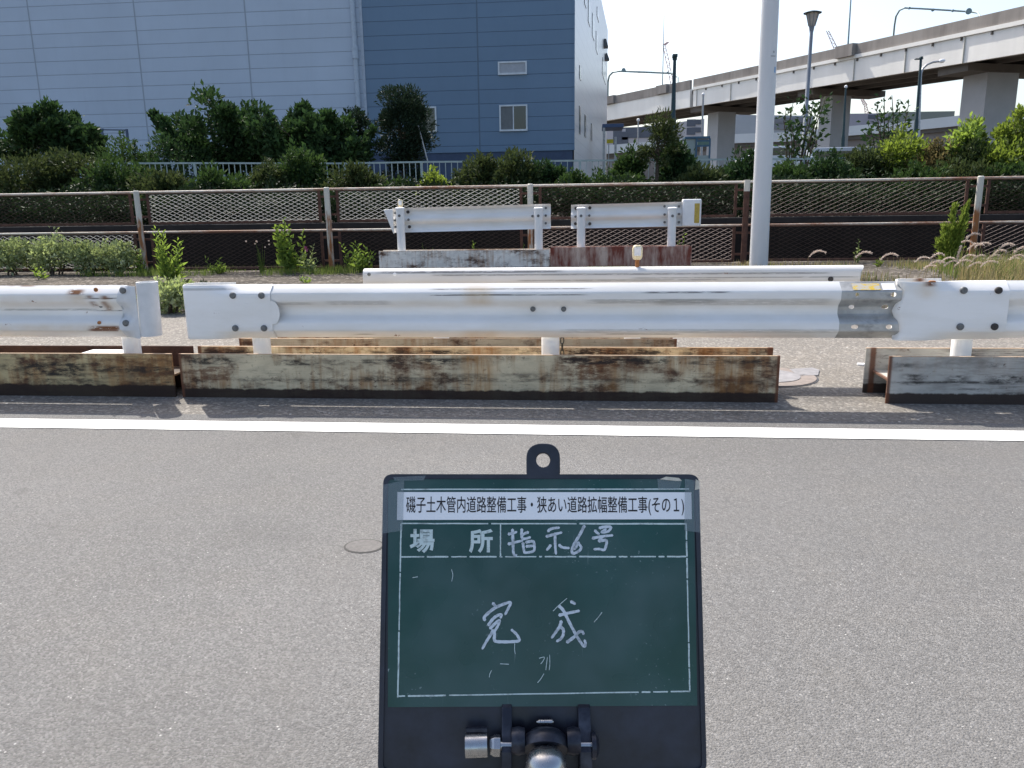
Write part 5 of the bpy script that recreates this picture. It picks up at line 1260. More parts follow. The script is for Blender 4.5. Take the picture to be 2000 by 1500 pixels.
# ------------------------------------------------------------------ weeds this side of the fence
def WB(px, py): # first point of the uneven verge that the line of sight meets
    d = ray(px, py); y = 3.0
    while y < 14.6:
        t = y/d[1]
        if CAM_H+d[2]*t <= gz(d[0]*t, y): break
        y += .02
    t = y/d[1]
    return Vector((d[0]*t, y, gz(d[0]*t, y)))
def hpx(b, px, py): return max(.08, at_y(px, py, b.y).z - b.z)
LW = [  # px, base y, top y, width m, stems, leaf, material, label, name
 (335, 556, 443, .5, 13, .17, 'leaf_weed', 'tall upright weed with lance leaves right of the left cream post', 'tall_weed', 24, .26),
 (568, 520, 424, .55, 13, .16, 'leaf_weed', 'rose bush with a pink flower, left of the second cream post', 'rose_bush', 22, .55),
 (705, 524, 470, .8, 18, .14, 'leaf_weed', 'bright low leafy weed between the second cream post and the back-row guardrail', 'weed', 16, .4),
 (606, 522, 478, .5, 8, .12, 'leaf_pale', 'pale spreading weed under the rose bush', 'weed', 14, .4),
 (425, 525, 500, .45, 14, .13, 'leaf_weed', 'small tuft of broad grassy leaves midway between the two left posts', 'weed', 7, .2),
 (510, 522, 470, .25, 12, .05, 'grass', 'thin tuft of stalks with pale seed heads left of the rose bush', 'weed', 4, .2),
 (80, 546, 518, .25, 4, .11, 'leaf_weed', 'single small weed on the gravel behind the left guardrail', 'weed', 9, .35),
 (598, 552, 538, .3, 5, .07, 'leaf_weed', 'tiny weed behind the upper edge of the middle guardrail', 'weed', 8, .4),
 (1676, 502, 466, .2, 5, .07, 'leaf_pale', 'thin pale weed between the white pole and the cypress shrub', 'weed', 12, .4),
 (1335, 500, 450, .25, 5, .09, 'leaf_weed', 'green weed under the rounded end of the back-row guardrail', 'weed', 12, .4),
 (935, 492, 468, .2, 4, .10, 'leaf_weed', 'small bright weed peeping over the pale back beam', 'weed', 10, .35),
 (1018, 490, 474, .2, 5, .08, 'grass', 'grassy tuft peeping over the right end of the pale back beam', 'weed', 6, .2),
 (835, 494, 474, .35, 9, .07, 'grass', 'thin grass tuft peeping over the left half of the pale back beam', 'weed', 5, .15),
 (1316, 400, 385, .0, 1, .08, 'leaf_weed', '', 'weed', 0, 0),
 (270, 530, 488, .3, 6, .11, 'leaf_weed', 'weed close on the left of the left cream post', 'weed', 14, .4),
 (1712, 520, 502, .25, 6, .06, 'leaf_bright', 'yellow-green weed just past the end of the second-row guardrail', 'weed', 12, .4),
]
for i, (px, pb_, pt, w, ns, lf, mt, lab, nm, per, asp) in enumerate(LW):
    if not lab: continue
    b = WB(px, pb_); b.y = min(b.y, 14.6); b.z = gz(b.x, b.y); b.x = at_y(px, pb_, b.y).x
    t = weed(lab, b, hpx(b, px, pt), w, 300+i, MT[mt], ns, lf, per, nm, 'rose' if 'rose' in nm else 'weed', aspect=asp)
    if 'pink' in lab:
        f = at_y(598, 487, b.y); mb = MB(); 
        for k in range(6):
            a = k*1.047; mb.add([f, f+Vector((math.cos(a)*.05-.012, -.02, math.sin(a)*.05)), f+Vector((math.cos(a)*.055, -.03, math.sin(a)*.055+.01)), f+Vector((math.cos(a)*.03+.015, -.015, math.sin(a)*.05+.012))], [(0, 1, 2, 3)])
        mb.build('flower', m_plain('pink_petal', (.55, .12, .30), .6), t)
    if 'seed heads' in lab:
        mb = MB(); r2 = np.random.default_rng(3)
        for k in range(8): q = b+Vector((r2.normal()*.12, r2.normal()*.05, hpx(b, px, pt)*(.8+.25*r2.random()))); mb.disc(q, (0, -1, 0), .014, .02)
        mb.build('seed_heads', MT['plume'], t)
for i, (px, pb_, pt, w, mt, lab) in enumerate(((30, 522, 466, .95, 'leaf_pale', 'pale leafy shrub in front of the lower fence mesh, against the left edge'), (105, 524, 458, 1.0, 'leaf_pale', 'tallest of the pale leafy shrubs in front of the left fence bay'),
        (172, 524, 474, .9, 'leaf_pale', 'pale leafy shrub in the middle of the left fence bay'), (228, 524, 470, .8, 'leaf_pale', 'pale leafy shrub nearest the left cream post'),
        (330, 612, 548, .75, 'leaf_pale', 'leafy weed clump on the gravel between the left and middle guardrails'), (385, 602, 552, .7, 'leaf_olive', 'dark-footed weed clump behind the box end of the middle guardrail'))):
    b = WB(px, pb_)
    if i < 4: b.y = min(b.y, 14.55); b.z = gz(b.x, b.y); b.x = at_y(px, pb_, b.y).x
    bush(lab, b, w, hpx(b, px, pt), 400+i, MT[mt], 1500, .075 if i < 4 else .055, 'leafy weeds along the verge', 'leafy_weed', 'weed', True, .6, 22, .5)
# bright cypress leaning right
b = WB(1862, 522); b.y = min(b.y, 14.3); b.z = gz(b.x, b.y); b.x = at_y(1858, 522, b.y).x
cyp = thing('cypress_shrub', 'bright green cypress shrub with plumes swept to the right, left of the last cream post', 'shrub', b); rng = np.random.default_rng(77); Ps = []; Ns = []
for (tx, ty, wd, n_) in ((1872, 401, .085, 460), (1899, 395, .07, 440), (1853, 440, .10, 380), (1897, 424, .06, 220), (1842, 472, .10, 300), (1872, 455, .11, 380), (1884, 440, .06, 240)):
    top = at_y(tx, ty, b.y)
    for k in range(n_):
        u = rng.random()**.8; p = b.lerp(top, .08+.92*u)+Vector((0.10*math.sin(u*2)*-.6, 0, 0)); r_ = wd*(1.15-u)*.9+.012; g = rng.normal(size=3)*.5
        Ps.append((p.x+g[0]*r_, p.y+g[1]*r_, p.z+g[2]*r_)); Ns.append(np.array([top.x-b.x, 0, top.z-b.z])*.9+g*.35)
L = .07*(.6+.7*rng.random(len(Ps))); V, Fa = leaf_arrays(np.array(Ps), np.array(Ns), L, L*.35, rng); np_mesh('foliage', V, Fa, foliage('cypress_green', (.17, .235, .035), (.25, .32, .06), .5), cyp)
mb = MB(); mb.tube([b-Vector((0,0,.05)), b.lerp(at_y(1870, 430, b.y), .6)], [.03, .012], 8); mb.build('trunk', MT['bark'], cyp, True)
# grass, straw and foxtails: beyond counting
def grass_patch(name, fn, n, h, bend, mat, seed, w=.004):
    rng = np.random.default_rng(seed); x, y = fn(rng, n); n = len(x); z = np.array([gz(a, b) for a, b in zip(x, y)]); hh = h*(.4+.9*rng.random(n))
    V, Fa, tips = blades(rng, x, y, z, hh, w, bend*hh*(.4+rng.random(n))); return tag(np_mesh(name, V, Fa, mat), kind='stuff'), tips
def strip(x0, x1, y0, y1, pw=1, cl=0):
    def f(rng, n):
        x = rng.uniform(x0, x1, n*3); y = y0+(y1-y0)*rng.random(n*3)**pw
        k = (np.sin(x*2.3+1)+np.sin(x*5.1)+np.sin(y*3+x))/3+rng.random(n*3)*1.2 > cl
        return x[k][:n], y[k][:n]
    return f
grass_patch('grass', strip(-9.5, 1, 14.0, 15.1, 1, .75), 5500, .13, .9, MT['grass'], 1)
grass_patch('grass', strip(-8.8, -2, 9.0, 11.5, 1, 1.05), 1800, .12, 1.2, MT['grass'], 2)
grass_patch('dry_grass', strip(1.5, 9, 9.3, 14.4, 1, .9), 6000, .11, 1.3, MT['straw'], 3)
grass_patch('grass', strip(1.8, 9, 9.3, 14.0, 1, 1.0), 3500, .10, 1.2, MT['grass'], 13)
p0, p1 = WB(1765, 560), WB(2020, 545)
def right_strip(rng, n):
    x = p0.x+rng.random(n)**.8*(4.2); y = rng.uniform(8.6, 11.8, n)+.0; x = x+(y-9)*.35; return x, y
o, tips = grass_patch('dry_grass', right_strip, 15000, .33, 1.5, MT['straw'], 4, .005)
o2, tips2 = grass_patch('grass', lambda r, n: (r.uniform(5.0, 8.0, n), r.uniform(10.2, 12.6, n)), 1900, .34, .9, MT['grass'], 6, .006)
def foxtails():
    rng = np.random.default_rng(9); V = []; Fa = []; st = MB()
    spots = [(1893, 472, -1), (1905, 478, 1), (1918, 476, 1), (1965, 478, 1), (1995, 485, 1), (1940, 500, 1), (1830, 497, 1), (1850, 505, 1), (1873, 494, 0), (1900, 458, 1), (1912, 500, 1), (1890, 500, 1), (1800, 504, 1), (1826, 512, 1), (1858, 512, 1), (1930, 512, 1), (1975, 505, 1), (1595, 492, 1), (1686, 494, 1), (1735, 498, 1), (1952, 490, 1), (1985, 500, 1), (1880, 510, 1), (1815, 520, 1), (1905, 515, 1), (1948, 520, 1)]
    for i, (px, py, sgn) in enumerate(spots):
        yy = 10.4+rng.random()*1.6; c = at_y(px, py, yy); zg = gz(c.x, yy); ln = .17+.07*rng.random(); a0 = .9+rng.random()*.4
        P = [Vector((c.x-sgn*ln*.45, yy, c.z-ln*.28)), Vector((c.x, yy, c.z+ln*.05)), Vector((c.x+sgn*ln*.5, yy, c.z-ln*.05))]
        if sgn == 0: P = [Vector((c.x-.02, yy, c.z-ln*.6)), Vector((c.x, yy, c.z)), Vector((c.x+.02, yy, c.z+ln*.5))]
        st.tube([Vector((P[0].x-sgn*.05, yy, zg)), Vector((P[0].x-sgn*.03, yy, (zg+P[0].z)/2)), P[0]], .0025, 5)
        n = 260; u = rng.random(n); Pm = P[1]*2-(P[0]+P[2])*.5; pts = np.array([[*(P[0]*(1-q)**2+Pm*2*q*(1-q)+P[2]*q*q)] for q in u]); d = rng.normal(size=(n, 3)); d[:, 0] += sgn*1.2
        L = .021*(.7+.6*rng.random(n)); v, f = leaf_arrays(pts, d, L, L*.28, rng); Fa.append(f+sum(len(q) for q in V)); V.append(v)
    o = np_mesh('foxtail_grass', np.vstack(V), np.vstack(Fa), MT['plume']); tag(o, kind='stuff')
    tag(st.build('foxtail_stalks', MT['straw']), kind='stuff')
foxtails()

# ------------------------------------------------------------------ blackboard on its stand
cd0 = 1.118                                                       # camera distance of the plate's middle
tilt = R(7.3)
Pc = Vector(at_d(1060, 1215, cd0))
rt, up, fw = Vector(_RT), Vector(_UP), Vector(_F)
bu = rt.copy(); bn = (-fw*math.cos(tilt) + up*math.sin(tilt)).normalized(); bv = bn.cross(bu).normalized()
BM = Matrix(((bu.x, bv.x, bn.x, Pc.x), (bu.y, bv.y, bn.y, Pc.y), (bu.z, bv.z, bn.z, Pc.z), (0, 0, 0, 1)))
def B(px, py):
    d = Vector(ray(px, py)); o_ = Vector((0, 0, CAM_H)); t = (Pc-o_).dot(bn)/d.dot(bn); q = o_+d*t-Pc
    return q.dot(bu), q.dot(bv)
bd = bpy.data.objects.new('construction_blackboard', None); COL.objects.link(bd); bd.matrix_world = BM; bd.empty_display_size = .1
tag(bd, 'green construction blackboard with white writing on a black frame, in the foreground', 'blackboard')
def bpart(name, mb, mat, parent=bd, smooth=False, bevel=0):
    """mesh in the board's own coordinates (u right, v up, n toward the viewer)"""
    o = make_mesh(name, mb.v, mb.f, mat, None, smooth); o.parent = parent
    if bevel:
        q = o.modifiers.new('bevel', 'BEVEL'); q.width = bevel; q.segments = 2; q.limit_method = 'ANGLE'; q.angle_limit = R(40)
    return o
def rounded(corners, r, n=6):
    out = []; m = len(corners)
    for i, c in enumerate(corners):
        a, b, c_ = Vector(corners[i-1]), Vector(c), Vector(corners[(i+1) % m]); u = (a-b).normalized(); w = (c_-b).normalized(); p, q = b+u*r, b+w*r
        for k in range(n+1):
            t = k/n; out.append(tuple((1-t)**2*p+2*t*(1-t)*b+t*t*q))
    return out
mpl = Mat('black_plastic_frame', .38, 0, .5); n = mpl.noise(9, 5, .65); n2 = mpl.noise(120, 3, .7)
mpl.base(mpl.mix(mpl.ramp(n, [(.4, 0.0), (.75, 1.0)]), (.010, .011, .018), (.040, .046, .068))); mpl.rough(mpl.ramp(n, [(.3, .28), (.7, .55)])); mpl.bump(n2, .06, .001)
corners = [B(738, 1512), B(1380, 1510), B(1364.5, 926.5), B(749, 926)]
plate = MB().prism(rounded(corners, .014), 'z', -.010, -.0012); bpart('frame', plate, mpl.m, bevel=.002)
# raised rim
ro = rounded(corners, .014); ri = rounded([B(748, 1504), B(1371, 1502), B(1356, 935), B(757.5, 935)], .010); k = len(ro)
mb = MB(); vs = [(x, y, -.0012) for x, y in ro]+[(x, y, .0020) for x, y in ro]+[(x, y, .0020) for x, y in ri]+[(x, y, -.0012) for x, y in ri]
mb.add(vs, [(a*k+i, a*k+(i+1) % k, ((a+1) % 4)*k+(i+1) % k, ((a+1) % 4)*k+i) for a in range(4) for i in range(k)]); bpart('rim', mb, mpl.m)
# hanging tab with its hole
mb = MB(); hx, hy = B(1061, 899); hr = 13.5/FPX*cd0*1.03; tw = (B(1094, 930)[0]-B(1028, 930)[0])/2; ty = B(1061, 866)[1]; by_ = B(1061, 930)[1]
out = []; inn = []
for i in range(40):
    a = 2*math.pi*i/40; inn.append((hx+hr*math.cos(a), hy+hr*math.sin(a)))
    dx, dy = math.cos(a), math.sin(a)
    if dy >= 0: s_ = 1/max((abs(dx)/tw)**2.6+(abs(dy)/(ty-hy))**2.6, 1e-6)**(1/2.6)
    else: s_ = min(tw/max(abs(dx), 1e-6), (hy-by_)/max(-dy, 1e-6))
    out.append((hx+dx*s_, hy+dy*s_))
k = 40; vs = [(x, y, z) for z in (-.0095, .0016) for x, y in out]+[(x, y, z) for z in (-.0095, .0016) for x, y in inn]
fs = []
for i in range(k):
    j = (i+1) % k; fs += [(i, j, k+j, k+i), (2*k+i, 3*k+i, 3*k+j, 2*k+j), (k+i, k+j, 3*k+j, 3*k+i), (i, 2*k+i, 2*k+j, j)]
mb.add(vs, fs); bpart('hanging_tab', mb, mpl.m, bevel=.0015)
# green writing surface
mgb = Mat('green_board', .30, 0, .4); n = mgb.noise(4.5, 4, .6, mgb.map((1, .8, 1), (2, 1, 0))); n2 = mgb.noise(1.0, 5, .65, mgb.map((30, 9, 1))); n3 = mgb.noise(6, 3, .55, mgb.map((1,1,1), (4, 4, 0)))
cb_ = mgb.mix(mgb.ramp(n, [(.36, 0.0), (.66, 1.0)]), (.003, .042, .030), (.007, .066, .055))
cb_ = mgb.mix(mgb.math('MULTIPLY', mgb.ramp(n3, [(.40, 0.0), (.66, 1.0)]), .6), cb_, (.075, .125, .125))  # pale patches paint smudges and hazy reflections into the green
dust = mgb.math('MULTIPLY', mgb.ramp(mgb.noise(150, 3, .6), [(.66, 0.0), (.70, 1.0)]), mgb.ramp(mgb.noise(9, 3, .5, mgb.map((1,1,1), (9, 3, 0))), [(.5, 0.0), (.66, 1.0)]))
scr = mgb.math('MULTIPLY', mgb.ramp(mgb.noise(1.0, 3, .5, mgb.map((240, 14, 1), (1, 5, 0))), [(.71, 0.0), (.76, 1.0)]), mgb.ramp(mgb.noise(5, 3, .5, mgb.map((1,1,1), (3, 7, 0))), [(.48, 0.0), (.62, .7)]))
cb_ = mgb.mix(mgb.math('MULTIPLY', mgb.math('MAXIMUM', dust, scr), .55), cb_, (.42, .50, .50)); mgb.base(cb_); mgb.rough(mgb.ramp(n3, [(.3, .16), (.75, .42)]))
mb = MB().prism([B(757.5, 1381), B(1362, 1378), B(1354.5, 935.5), B(758, 936)], 'z', -.0012, .0004); bpart('writing_surface', mb, mgb.m)
# paint, paper and chalk
def m_chalk(name, col, thr):
    m = Mat(name, .8, 0, .2); n = m.noise(160, 4, .7); n2 = m.noise(25, 4, .6)
    m.base(m.mix(m.ramp(m.math('ADD', m.math('MULTIPLY', n, .6), m.math('MULTIPLY', n2, .4)), [(thr, 0.0), (thr+.14, 1.0)]), col, tuple(x*.55 for x in col))); return m.m
mln = m_chalk('printed_white_line', (.60, .70, .68), .5); mch = m_chalk('chalk_marker', (.62, .68, .73), .48)
mpp = Mat('white_paper_label', .55, 0, .4); n = mpp.noise(5, 4, .6); mpp.base(mpp.mix(n, (.93, .93, .93), (.86, .86, .87))); MT['ink'] = m_plain('black_ink', (.012, .008, .008), .6)
def ribbon(mb, pts, w, z, taper=False):
    """flat stroke with round ends, one closed slab"""
    pts = [Vector((*p, 0)) for p in pts]; fine = []
    for i in range(len(pts)-1):
        p0 = pts[max(i-1, 0)]; p1 = pts[i]; p2 = pts[i+1]; p3 = pts[min(i+2, len(pts)-1)]
        for k in range(6):
            t = k/6; fine.append(.5*((2*p1)+(-p0+p2)*t+(2*p0-5*p1+4*p2-p3)*t*t+(-p0+3*p1-3*p2+p3)*t**3))
    fine.append(pts[-1]); L_ = []; R_ = []
    for i, p in enumerate(fine):
        d = (fine[min(i+1, len(fine)-1)]-fine[max(i-1, 0)]); d = d.normalized() if d.length > 1e-9 else Vector((1,0,0)); s_ = Vector((-d.y, d.x, 0)); q = i/(len(fine)-1)
        ww = w*(1.08-.25*q if taper else 1)*(1+.08*math.sin(i*1.7)); L_.append(p+s_*ww); R_.append(p-s_*ww)
    d0 = (fine[0]-fine[1]).normalized(); d1 = (fine[-1]-fine[-2]).normalized()
    ring = L_ + [fine[-1]+d1*w*.75] + R_[::-1] + [fine[0]+d0*w*.75]
    m = len(ring); n = len(fine); b = len(mb.v)
    vs = [(p.x, p.y, z) for p in ring]+[(p.x, p.y, .0003) for p in ring]; fs = []
    idxL = lambda i: i; idxR = lambda i: n+1+(n-1-i)
    for i in range(n-1): fs.append((idxL(i), idxL(i+1), idxR(i+1), idxR(i)))
    fs += [(n-1, n, idxR(n-1)), (0, idxR(0), m-1)]
    for i in range(m): fs.append((i, (i+1) % m, m+(i+1) % m, m+i))
    mb.add(vs, fs)
def line(name, pts, wpx, gaps=(), z=.0007):
    rg = random.Random(int(pts[0][0]*7+pts[-1][1])); a, b = pts[0], pts[-1]; cuts = [0]+sorted(gaps)+[1]; mb = MB()
    for u0, u1 in zip(cuts, cuts[1:]):
        u0_ = u0+(.006 if u0 else 0); u1_ = u1-(.006 if u1 < 1 else 0); nseg = 5
        P = [B(a[0]+(b[0]-a[0])*(u0_+(u1_-u0_)*k/nseg)+(rg.random()-.5)*.5, a[1]+(b[1]-a[1])*(u0_+(u1_-u0_)*k/nseg)+(rg.random()-.5)*.5) for k in range(nseg+1)]
        ribbon(mb, P, wpx*.5/FPX*cd0*(.8+.3*rg.random()), z)
    return bpart(name, mb, mln)
line('printed_line', [(784, 956), (1345, 955)], 3.0)
line('printed_line', [(784, 1022.5), (1340, 1023)], 3.0, (.31, .62))
line('printed_line', [(784, 1087.5), (1339, 1087)], 2.8, (.085, .17, .235, .34, .36, .48, .50, .62, .76, .80, .90, .93))
line('printed_line', [(783.5, 1023), (777, 1361)], 2.8, (.28, .62))
line('printed_line', [(1340, 1023), (1347, 1350)], 2.8, (.1, .2, .33, .71, .86))
line('printed_line', [(777, 1359.5), (1347, 1350)], 2.8, (.03, .17, .83, .87, .93))
line('printed_line', [(977.5, 1024), (977.5, 1086)], 2.6, (.25, .5, .7, .9))
mb = MB().prism([B(775.5, 1015.5), B(1351, 1014), B(1350, 961.5), B(776.5, 961)], 'z', .0006, .0011); lab = bpart('paper_label', mb, mpp.m)
def text(name, s_, pxa, pya, pxb, pyb, mat, parent, z, bold=0, thick=.0003):
    """real lettering fitted into a rectangle of the board"""
    cu = bpy.data.curves.new(name, 'FONT'); cu.body = s_; cu.size = 1; cu.offset = bold; cu.extrude = .002; cu.resolution_u = 4
    o = bpy.data.objects.new(name, cu); COL.objects.link(o); bpy.context.view_layer.update()
    me = bpy.data.meshes.new_from_object(o.evaluated_get(bpy.context.evaluated_depsgraph_get())); bpy.data.objects.remove(o)
    co = np.zeros(len(me.vertices)*3); me.vertices.foreach_get('co', co); co = co.reshape(-1, 3); mn, mx = co.min(0), co.max(0)
    (u0, v0), (u1, v1) = B(pxa, pyb), B(pxb, pya)
    co[:, 0] = u0+(co[:, 0]-mn[0])/(mx[0]-mn[0])*(u1-u0); co[:, 1] = v0+(co[:, 1]-mn[1])/(mx[1]-mn[1])*(v1-v0)
    co[:, 2] = z+(co[:, 2]-mn[2])/(mx[2]-mn[2])*thick; me.vertices.foreach_set('co', co.ravel()); me.update()
    me.materials.clear(); me.materials.append(mat); q = bpy.data.objects.new(name, me); COL.objects.link(q); q.parent = parent; return q
text('label_lettering', '磯子土木管内道路整備工事・狭あい道路拡幅整備工事(その１)', 793, 969.5, 1335, 1006.5, MT['ink'], lab, .00105, .006)
text('printed_character', '場', 800, 1033, 849, 1080, mln, bd, .0003, .028, .0006); text('printed_character', '所', 916, 1033, 962.5, 1080, mln, bd, .0003, .028, .0006)
def c8(x, y): return 700+x*.4332, 850+y*.4332
def z2(x, y): return 740+x/5.882, 920+y/5.882
def z5(x, y): return 920+x/7.692, 1150+y/7.692
def z3(x, y): return 1060+x/5.882, 920+y/5.882
CH = {
 'sashi': (z2, [[(1490,725),(1535,715),(1580,700)], [(1535,672),(1540,800),(1545,930),(1560,968),(1580,965)], [(1488,838),(1560,820),(1650,798)], [(1715,702),(1675,718),(1640,738)], [(1642,668),(1640,740),(1652,775),(1690,775),(1738,760)], [(1655,825),(1662,885),(1672,940)], [(1690,818),(1740,808),(1776,812),(1786,860),(1780,915),(1730,932),(1675,938)], [(1695,865),(1735,862),(1772,858)]]),
 'shimesu': (z3, [[(62,692),(80,672),(120,658),(188,650)], [(42,752),(120,730),(215,706)], [(140,716),(142,800),(145,880),(152,950)], [(90,852),(70,880),(48,905)], [(188,848),(225,876),(300,884)]]),
 'six': (z3, [[(478,628),(420,740),(360,840),(335,910),(345,945),(385,935),(430,905),(440,870),(420,845),(408,822),(385,870),(362,898)]]),
 'go': (z3, [[(652,655),(700,642),(770,640),(780,658),(745,695),(675,702),(725,668)], [(600,682),(620,705),(645,722)], [(572,772),(680,750),(800,738)], [(690,748),(660,780),(642,802)], [(645,805),(700,795),(732,800),(728,850),(705,905),(650,895),(590,898)]]),
 'kan': (z5, [[(330,215),(345,235),(368,258)], [(205,470),(207,415),(330,305),(460,240),(592,203),(560,290),(515,380)], [(262,545),(330,450),(400,398),(455,388),(445,432)], [(288,592),(360,522),(428,474),(400,560),(362,622)], [(330,620),(305,672),(240,775),(172,895)], [(350,630),(352,700),(360,780),(480,795),(650,790),(725,772),(690,690),(610,615)]]),
 'sei': (z5, [[(1500,190),(1530,205),(1562,222)], [(1325,395),(1450,365),(1620,330)], [(1320,255),(1390,330),(1480,510),(1600,730),(1695,860),(1718,820),(1705,772)], [(1440,800),(1540,728),(1620,648),(1668,640),(1690,678)], [(1355,485),(1330,565),(1272,650),(1213,732)], [(1350,575),(1385,612),(1383,690),(1345,750),(1290,785)]]),
 'scribble': (c8, [[(815,1005),(838,1000),(832,1018),(822,1030)], [(852,1000),(848,1030),(845,1058)], [(862,990),(863,1030),(860,1058)], [(836,1075),(822,1098),(808,1115)], [(705,938),(704,965),(707,985)], [(420,605),(426,630),(421,658)], [(245,642),(268,638)], [(640,1030),(678,1032)], [(940,735),(905,765),(878,792)], [(1098,798),(1080,822),(1062,842)], [(590,1090),(593,1075),(600,1060)]]),
}
zk = 0
for nm, (fn, strokes) in CH.items():
    mb = MB()
    for s_ in strokes:
        zk += 1; wpx = {'scribble': .55, 'kan': 2.9, 'sei': 2.9}.get(nm, 2.7)
        ribbon(mb, [B(*fn(*p)) for p in s_], wpx/FPX*cd0, .0007+.00002*zk, nm not in ('scribble',))
        if nm == 'scribble': bpart('scratch_mark', mb, mln); mb = MB()
    if nm != 'scribble': bpart('handwritten_character', mb, mch)
# clear tape over the label's ends and the corners
mtp = bpy.data.materials.new('clear_tape'); mtp.use_nodes = True; tt = mtp.node_tree; tt.nodes.clear(); o_ = tt.nodes.new('ShaderNodeOutputMaterial'); mx = tt.nodes.new('ShaderNodeMixShader'); tr = tt.nodes.new('ShaderNodeBsdfTransparent'); pb2 = tt.nodes.new('ShaderNodeBsdfPrincipled')
pb2.inputs['Base Color'].default_value = (.34, .40, .42, 1); pb2.inputs['Roughness'].default_value = .35; mx.inputs[0].default_value = .2; tt.links.new(tr.outputs[0], mx.inputs[1]); tt.links.new(pb2.outputs[0], mx.inputs[2]); tt.links.new(mx.outputs[0], o_.inputs[0])
for q in ([(749, 947), (790, 938), (787, 1036), (747, 1042)], [(1337, 935), (1366, 940), (1367, 1040), (1336, 1036)], [(1283, 935), (1331, 938), (1326, 957), (1285, 956)], [(768, 932), (832, 929), (828, 938), (772, 939)]):
    bpart('tape', MB().prism([B(*p) for p in q[::-1]], 'z', .0023, .0025), mtp)
mtb = m_plain('brittle_tape', (.62, .57, .46), .5, 0, .25, 90)
bpart('torn_tape', MB().prism([B(*p) for p in [(1288, 936), (1318, 939), (1331, 939), (1325, 933.5), (1300, 931)]], 'z', .0026, .0032), mtb)
bpart('torn_tape', MB().prism([B(*p) for p in [(1356.5, 957), (1365, 955), (1365, 940), (1358, 936)]], 'z', .0026, .0032), mtb)
# clamp: bracket ears, axle, thumb lever and the top of the pole
mck = Mat('worn_black_steel', .35, .3, .5); n = mck.noise(40, 4, .65); mck.base(mck.mix(mck.ramp(n, [(.45, 0.0), (.75, 1.0)]), (.016, .018, .028), (.06, .065, .085)))
mcr2 = Mat('scuffed_chrome', .22, .95, .5); n = mcr2.noise(60, 4, .7); mcr2.base(mcr2.mix(n, (.55, .55, .54), (.30, .30, .30))); mcr2.rough(mcr2.ramp(n, [(.3, .14), (.7, .38)]))
s1 = cd0/FPX
cl = bpy.data.objects.new('clamp', None); COL.objects.link(cl); cl.parent = bd; cl.empty_display_size = .05
def ear(pxa, pxb, z1):
    u0, v0 = B(pxa, 1374); u1, _ = B(pxb, 1374); _, v1 = B(pxa, 1560)
    prof_ = [(v0, -.001), (v0-.004, .006), (v0-.03, .016), (v0-.055, z1), (v0-.085, z1), (v1, .010), (v1, -.001)]
    mb = MB(); n_ = len(prof_); vs = [(u0, v, z) for v, z in prof_]+[(u1, v, z) for v, z in prof_]
    mb.add(vs, [tuple(range(n_)), tuple(reversed(range(n_, 2*n_)))]+[(i, (i+1) % n_, n_+(i+1) % n_, n_+i) for i in range(n_)]); return bpart('bracket_ear', mb, mck.m, cl, bevel=.0015)
ear(980, 1000, .030); ear(1128, 1152, .030)
_, va = B(1060, 1447); ax = lambda px: B(px, 1447)[0]
mb = MB(); mb.tube([(ax(962), va, .020), (ax(1165), va, .020)], .0065, 16); bpart('axle', mb, mcr2.m, cl, True)
mb = MB(); mb.tube([(ax(957), va, .020), (ax(966), va, .020), (ax(978), va, .020)], [.011, .0145, .0145], 6); bpart('nut', mb, mcr2.m, cl, False, .001)
mb = MB(); mb.tube([(ax(1152), va, .020), (ax(1160), va, .020), (ax(1166), va, .020)], [.0175, .0175, .010], 20); bpart('axle_head', mb, mck.m, cl, True)
mb = MB(); mb.tube([(ax(911), B(0, 1468)[1], .020), (ax(953), B(0, 1468)[1]+.001, .020)], .0175*.0+.016, 20)
mb.v = [(x, va+(y-B(0, 1468)[1])*1.0, z) for x, y, z in mb.v]; bpart('thumb_lever', mb, mcr2.m, cl, True)
mb = MB(); mb.box(ax(911), ax(953), va+.017, va+.0225, .012, .022); bpart('lever_plate', mb, mck.m, cl, False, .001)
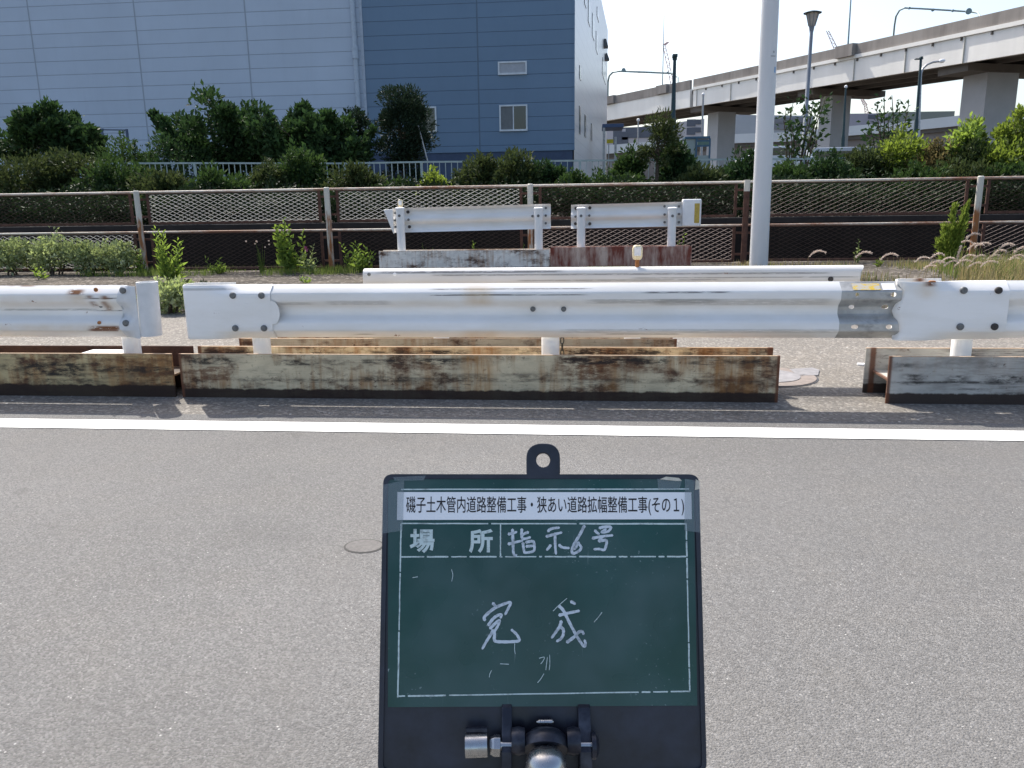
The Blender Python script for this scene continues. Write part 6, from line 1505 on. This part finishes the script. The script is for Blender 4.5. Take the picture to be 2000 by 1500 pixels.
u_, v_ = B(1065, 1406); mb = MB(); mb.tube([(u_-.0125, v_, .010), (u_-.009, v_, .010), (u_+.009, v_, .010), (u_+.011, v_, .010)], [.0012, .0032, .0036, .002], 12); bpart('small_screw', mb, mcr2.m, cl, True)
mb = MB()
for k in range(7): mb.tube([(u_-.008+k*.0027, v_, .010), (u_-.0072+k*.0027, v_, .010)], .0044, 12)
bpart('screw_thread', mb, mcr2.m, cl, True)
# pole: upright, standing on the road on three feet
bpy.context.view_layer.update()
def BW(px, py, nz):
    d = Vector(ray(px, py)); o_ = Vector((0, 0, CAM_H)); return o_ + d*((Pc+bn*nz-o_).dot(bn)/d.dot(bn))
ptop = BW(1066, 1468, .060); pole2 = bpy.data.objects.new('stand_pole', None); COL.objects.link(pole2); pole2.parent = bd; pole2.matrix_parent_inverse = BM.inverted(); pole2.location = (0, 0, 0)
def wpart(name, mb, mat, smooth=True):
    o = make_mesh(name, mb.v, mb.f, mat, None, smooth); o.parent = pole2; return o
px_, py_ = ptop.x, ptop.y
mb = MB(); mb.tube([(px_, py_, .33), (px_, py_, ptop.z-.055)], .019, 24); wpart('tube', mb, mcr2.m)
mb = MB(); mb.tube([(px_, py_, ptop.z-.06), (px_, py_, ptop.z-.035), (px_, py_, ptop.z-.014), (px_, py_, ptop.z-.003), (px_, py_, ptop.z+.001)], [.030, .029, .0265, .0195, .0095], 28); wpart('ball_cap', mb, mcr2.m)
mb = MB(); q = BW(1066, 1447, .020)
pts = []
mb.tube([BW(1066, 1425, .012), BW(1066, 1438, .016), BW(1066, 1452, .022), BW(1066, 1466, .028)], [.018, .028, .031, .030], 26); wpart('collar', mb, mck.m)
for px in (1012, 1120):
    mb = MB(); mb.tube([BW(px-13, 1447, .020), BW(px, 1447, .020), BW(px+13, 1447, .020)], [.0165, .0185, .0165], 20); wpart('hinge_barrel', mb, mck.m)
mb = MB(); mb.tube([(px_, py_, .02), (px_, py_, .34)], .026, 20); wpart('sleeve', mb, mck.m)
for k in range(3):
    a = 1.57+k*2.094; mb = MB(); mb.bar((px_, py_, .30), (px_+math.cos(a)*.26, py_+math.sin(a)*.26, .018), .018, .012); wpart('leg', mb, mck.m, False)
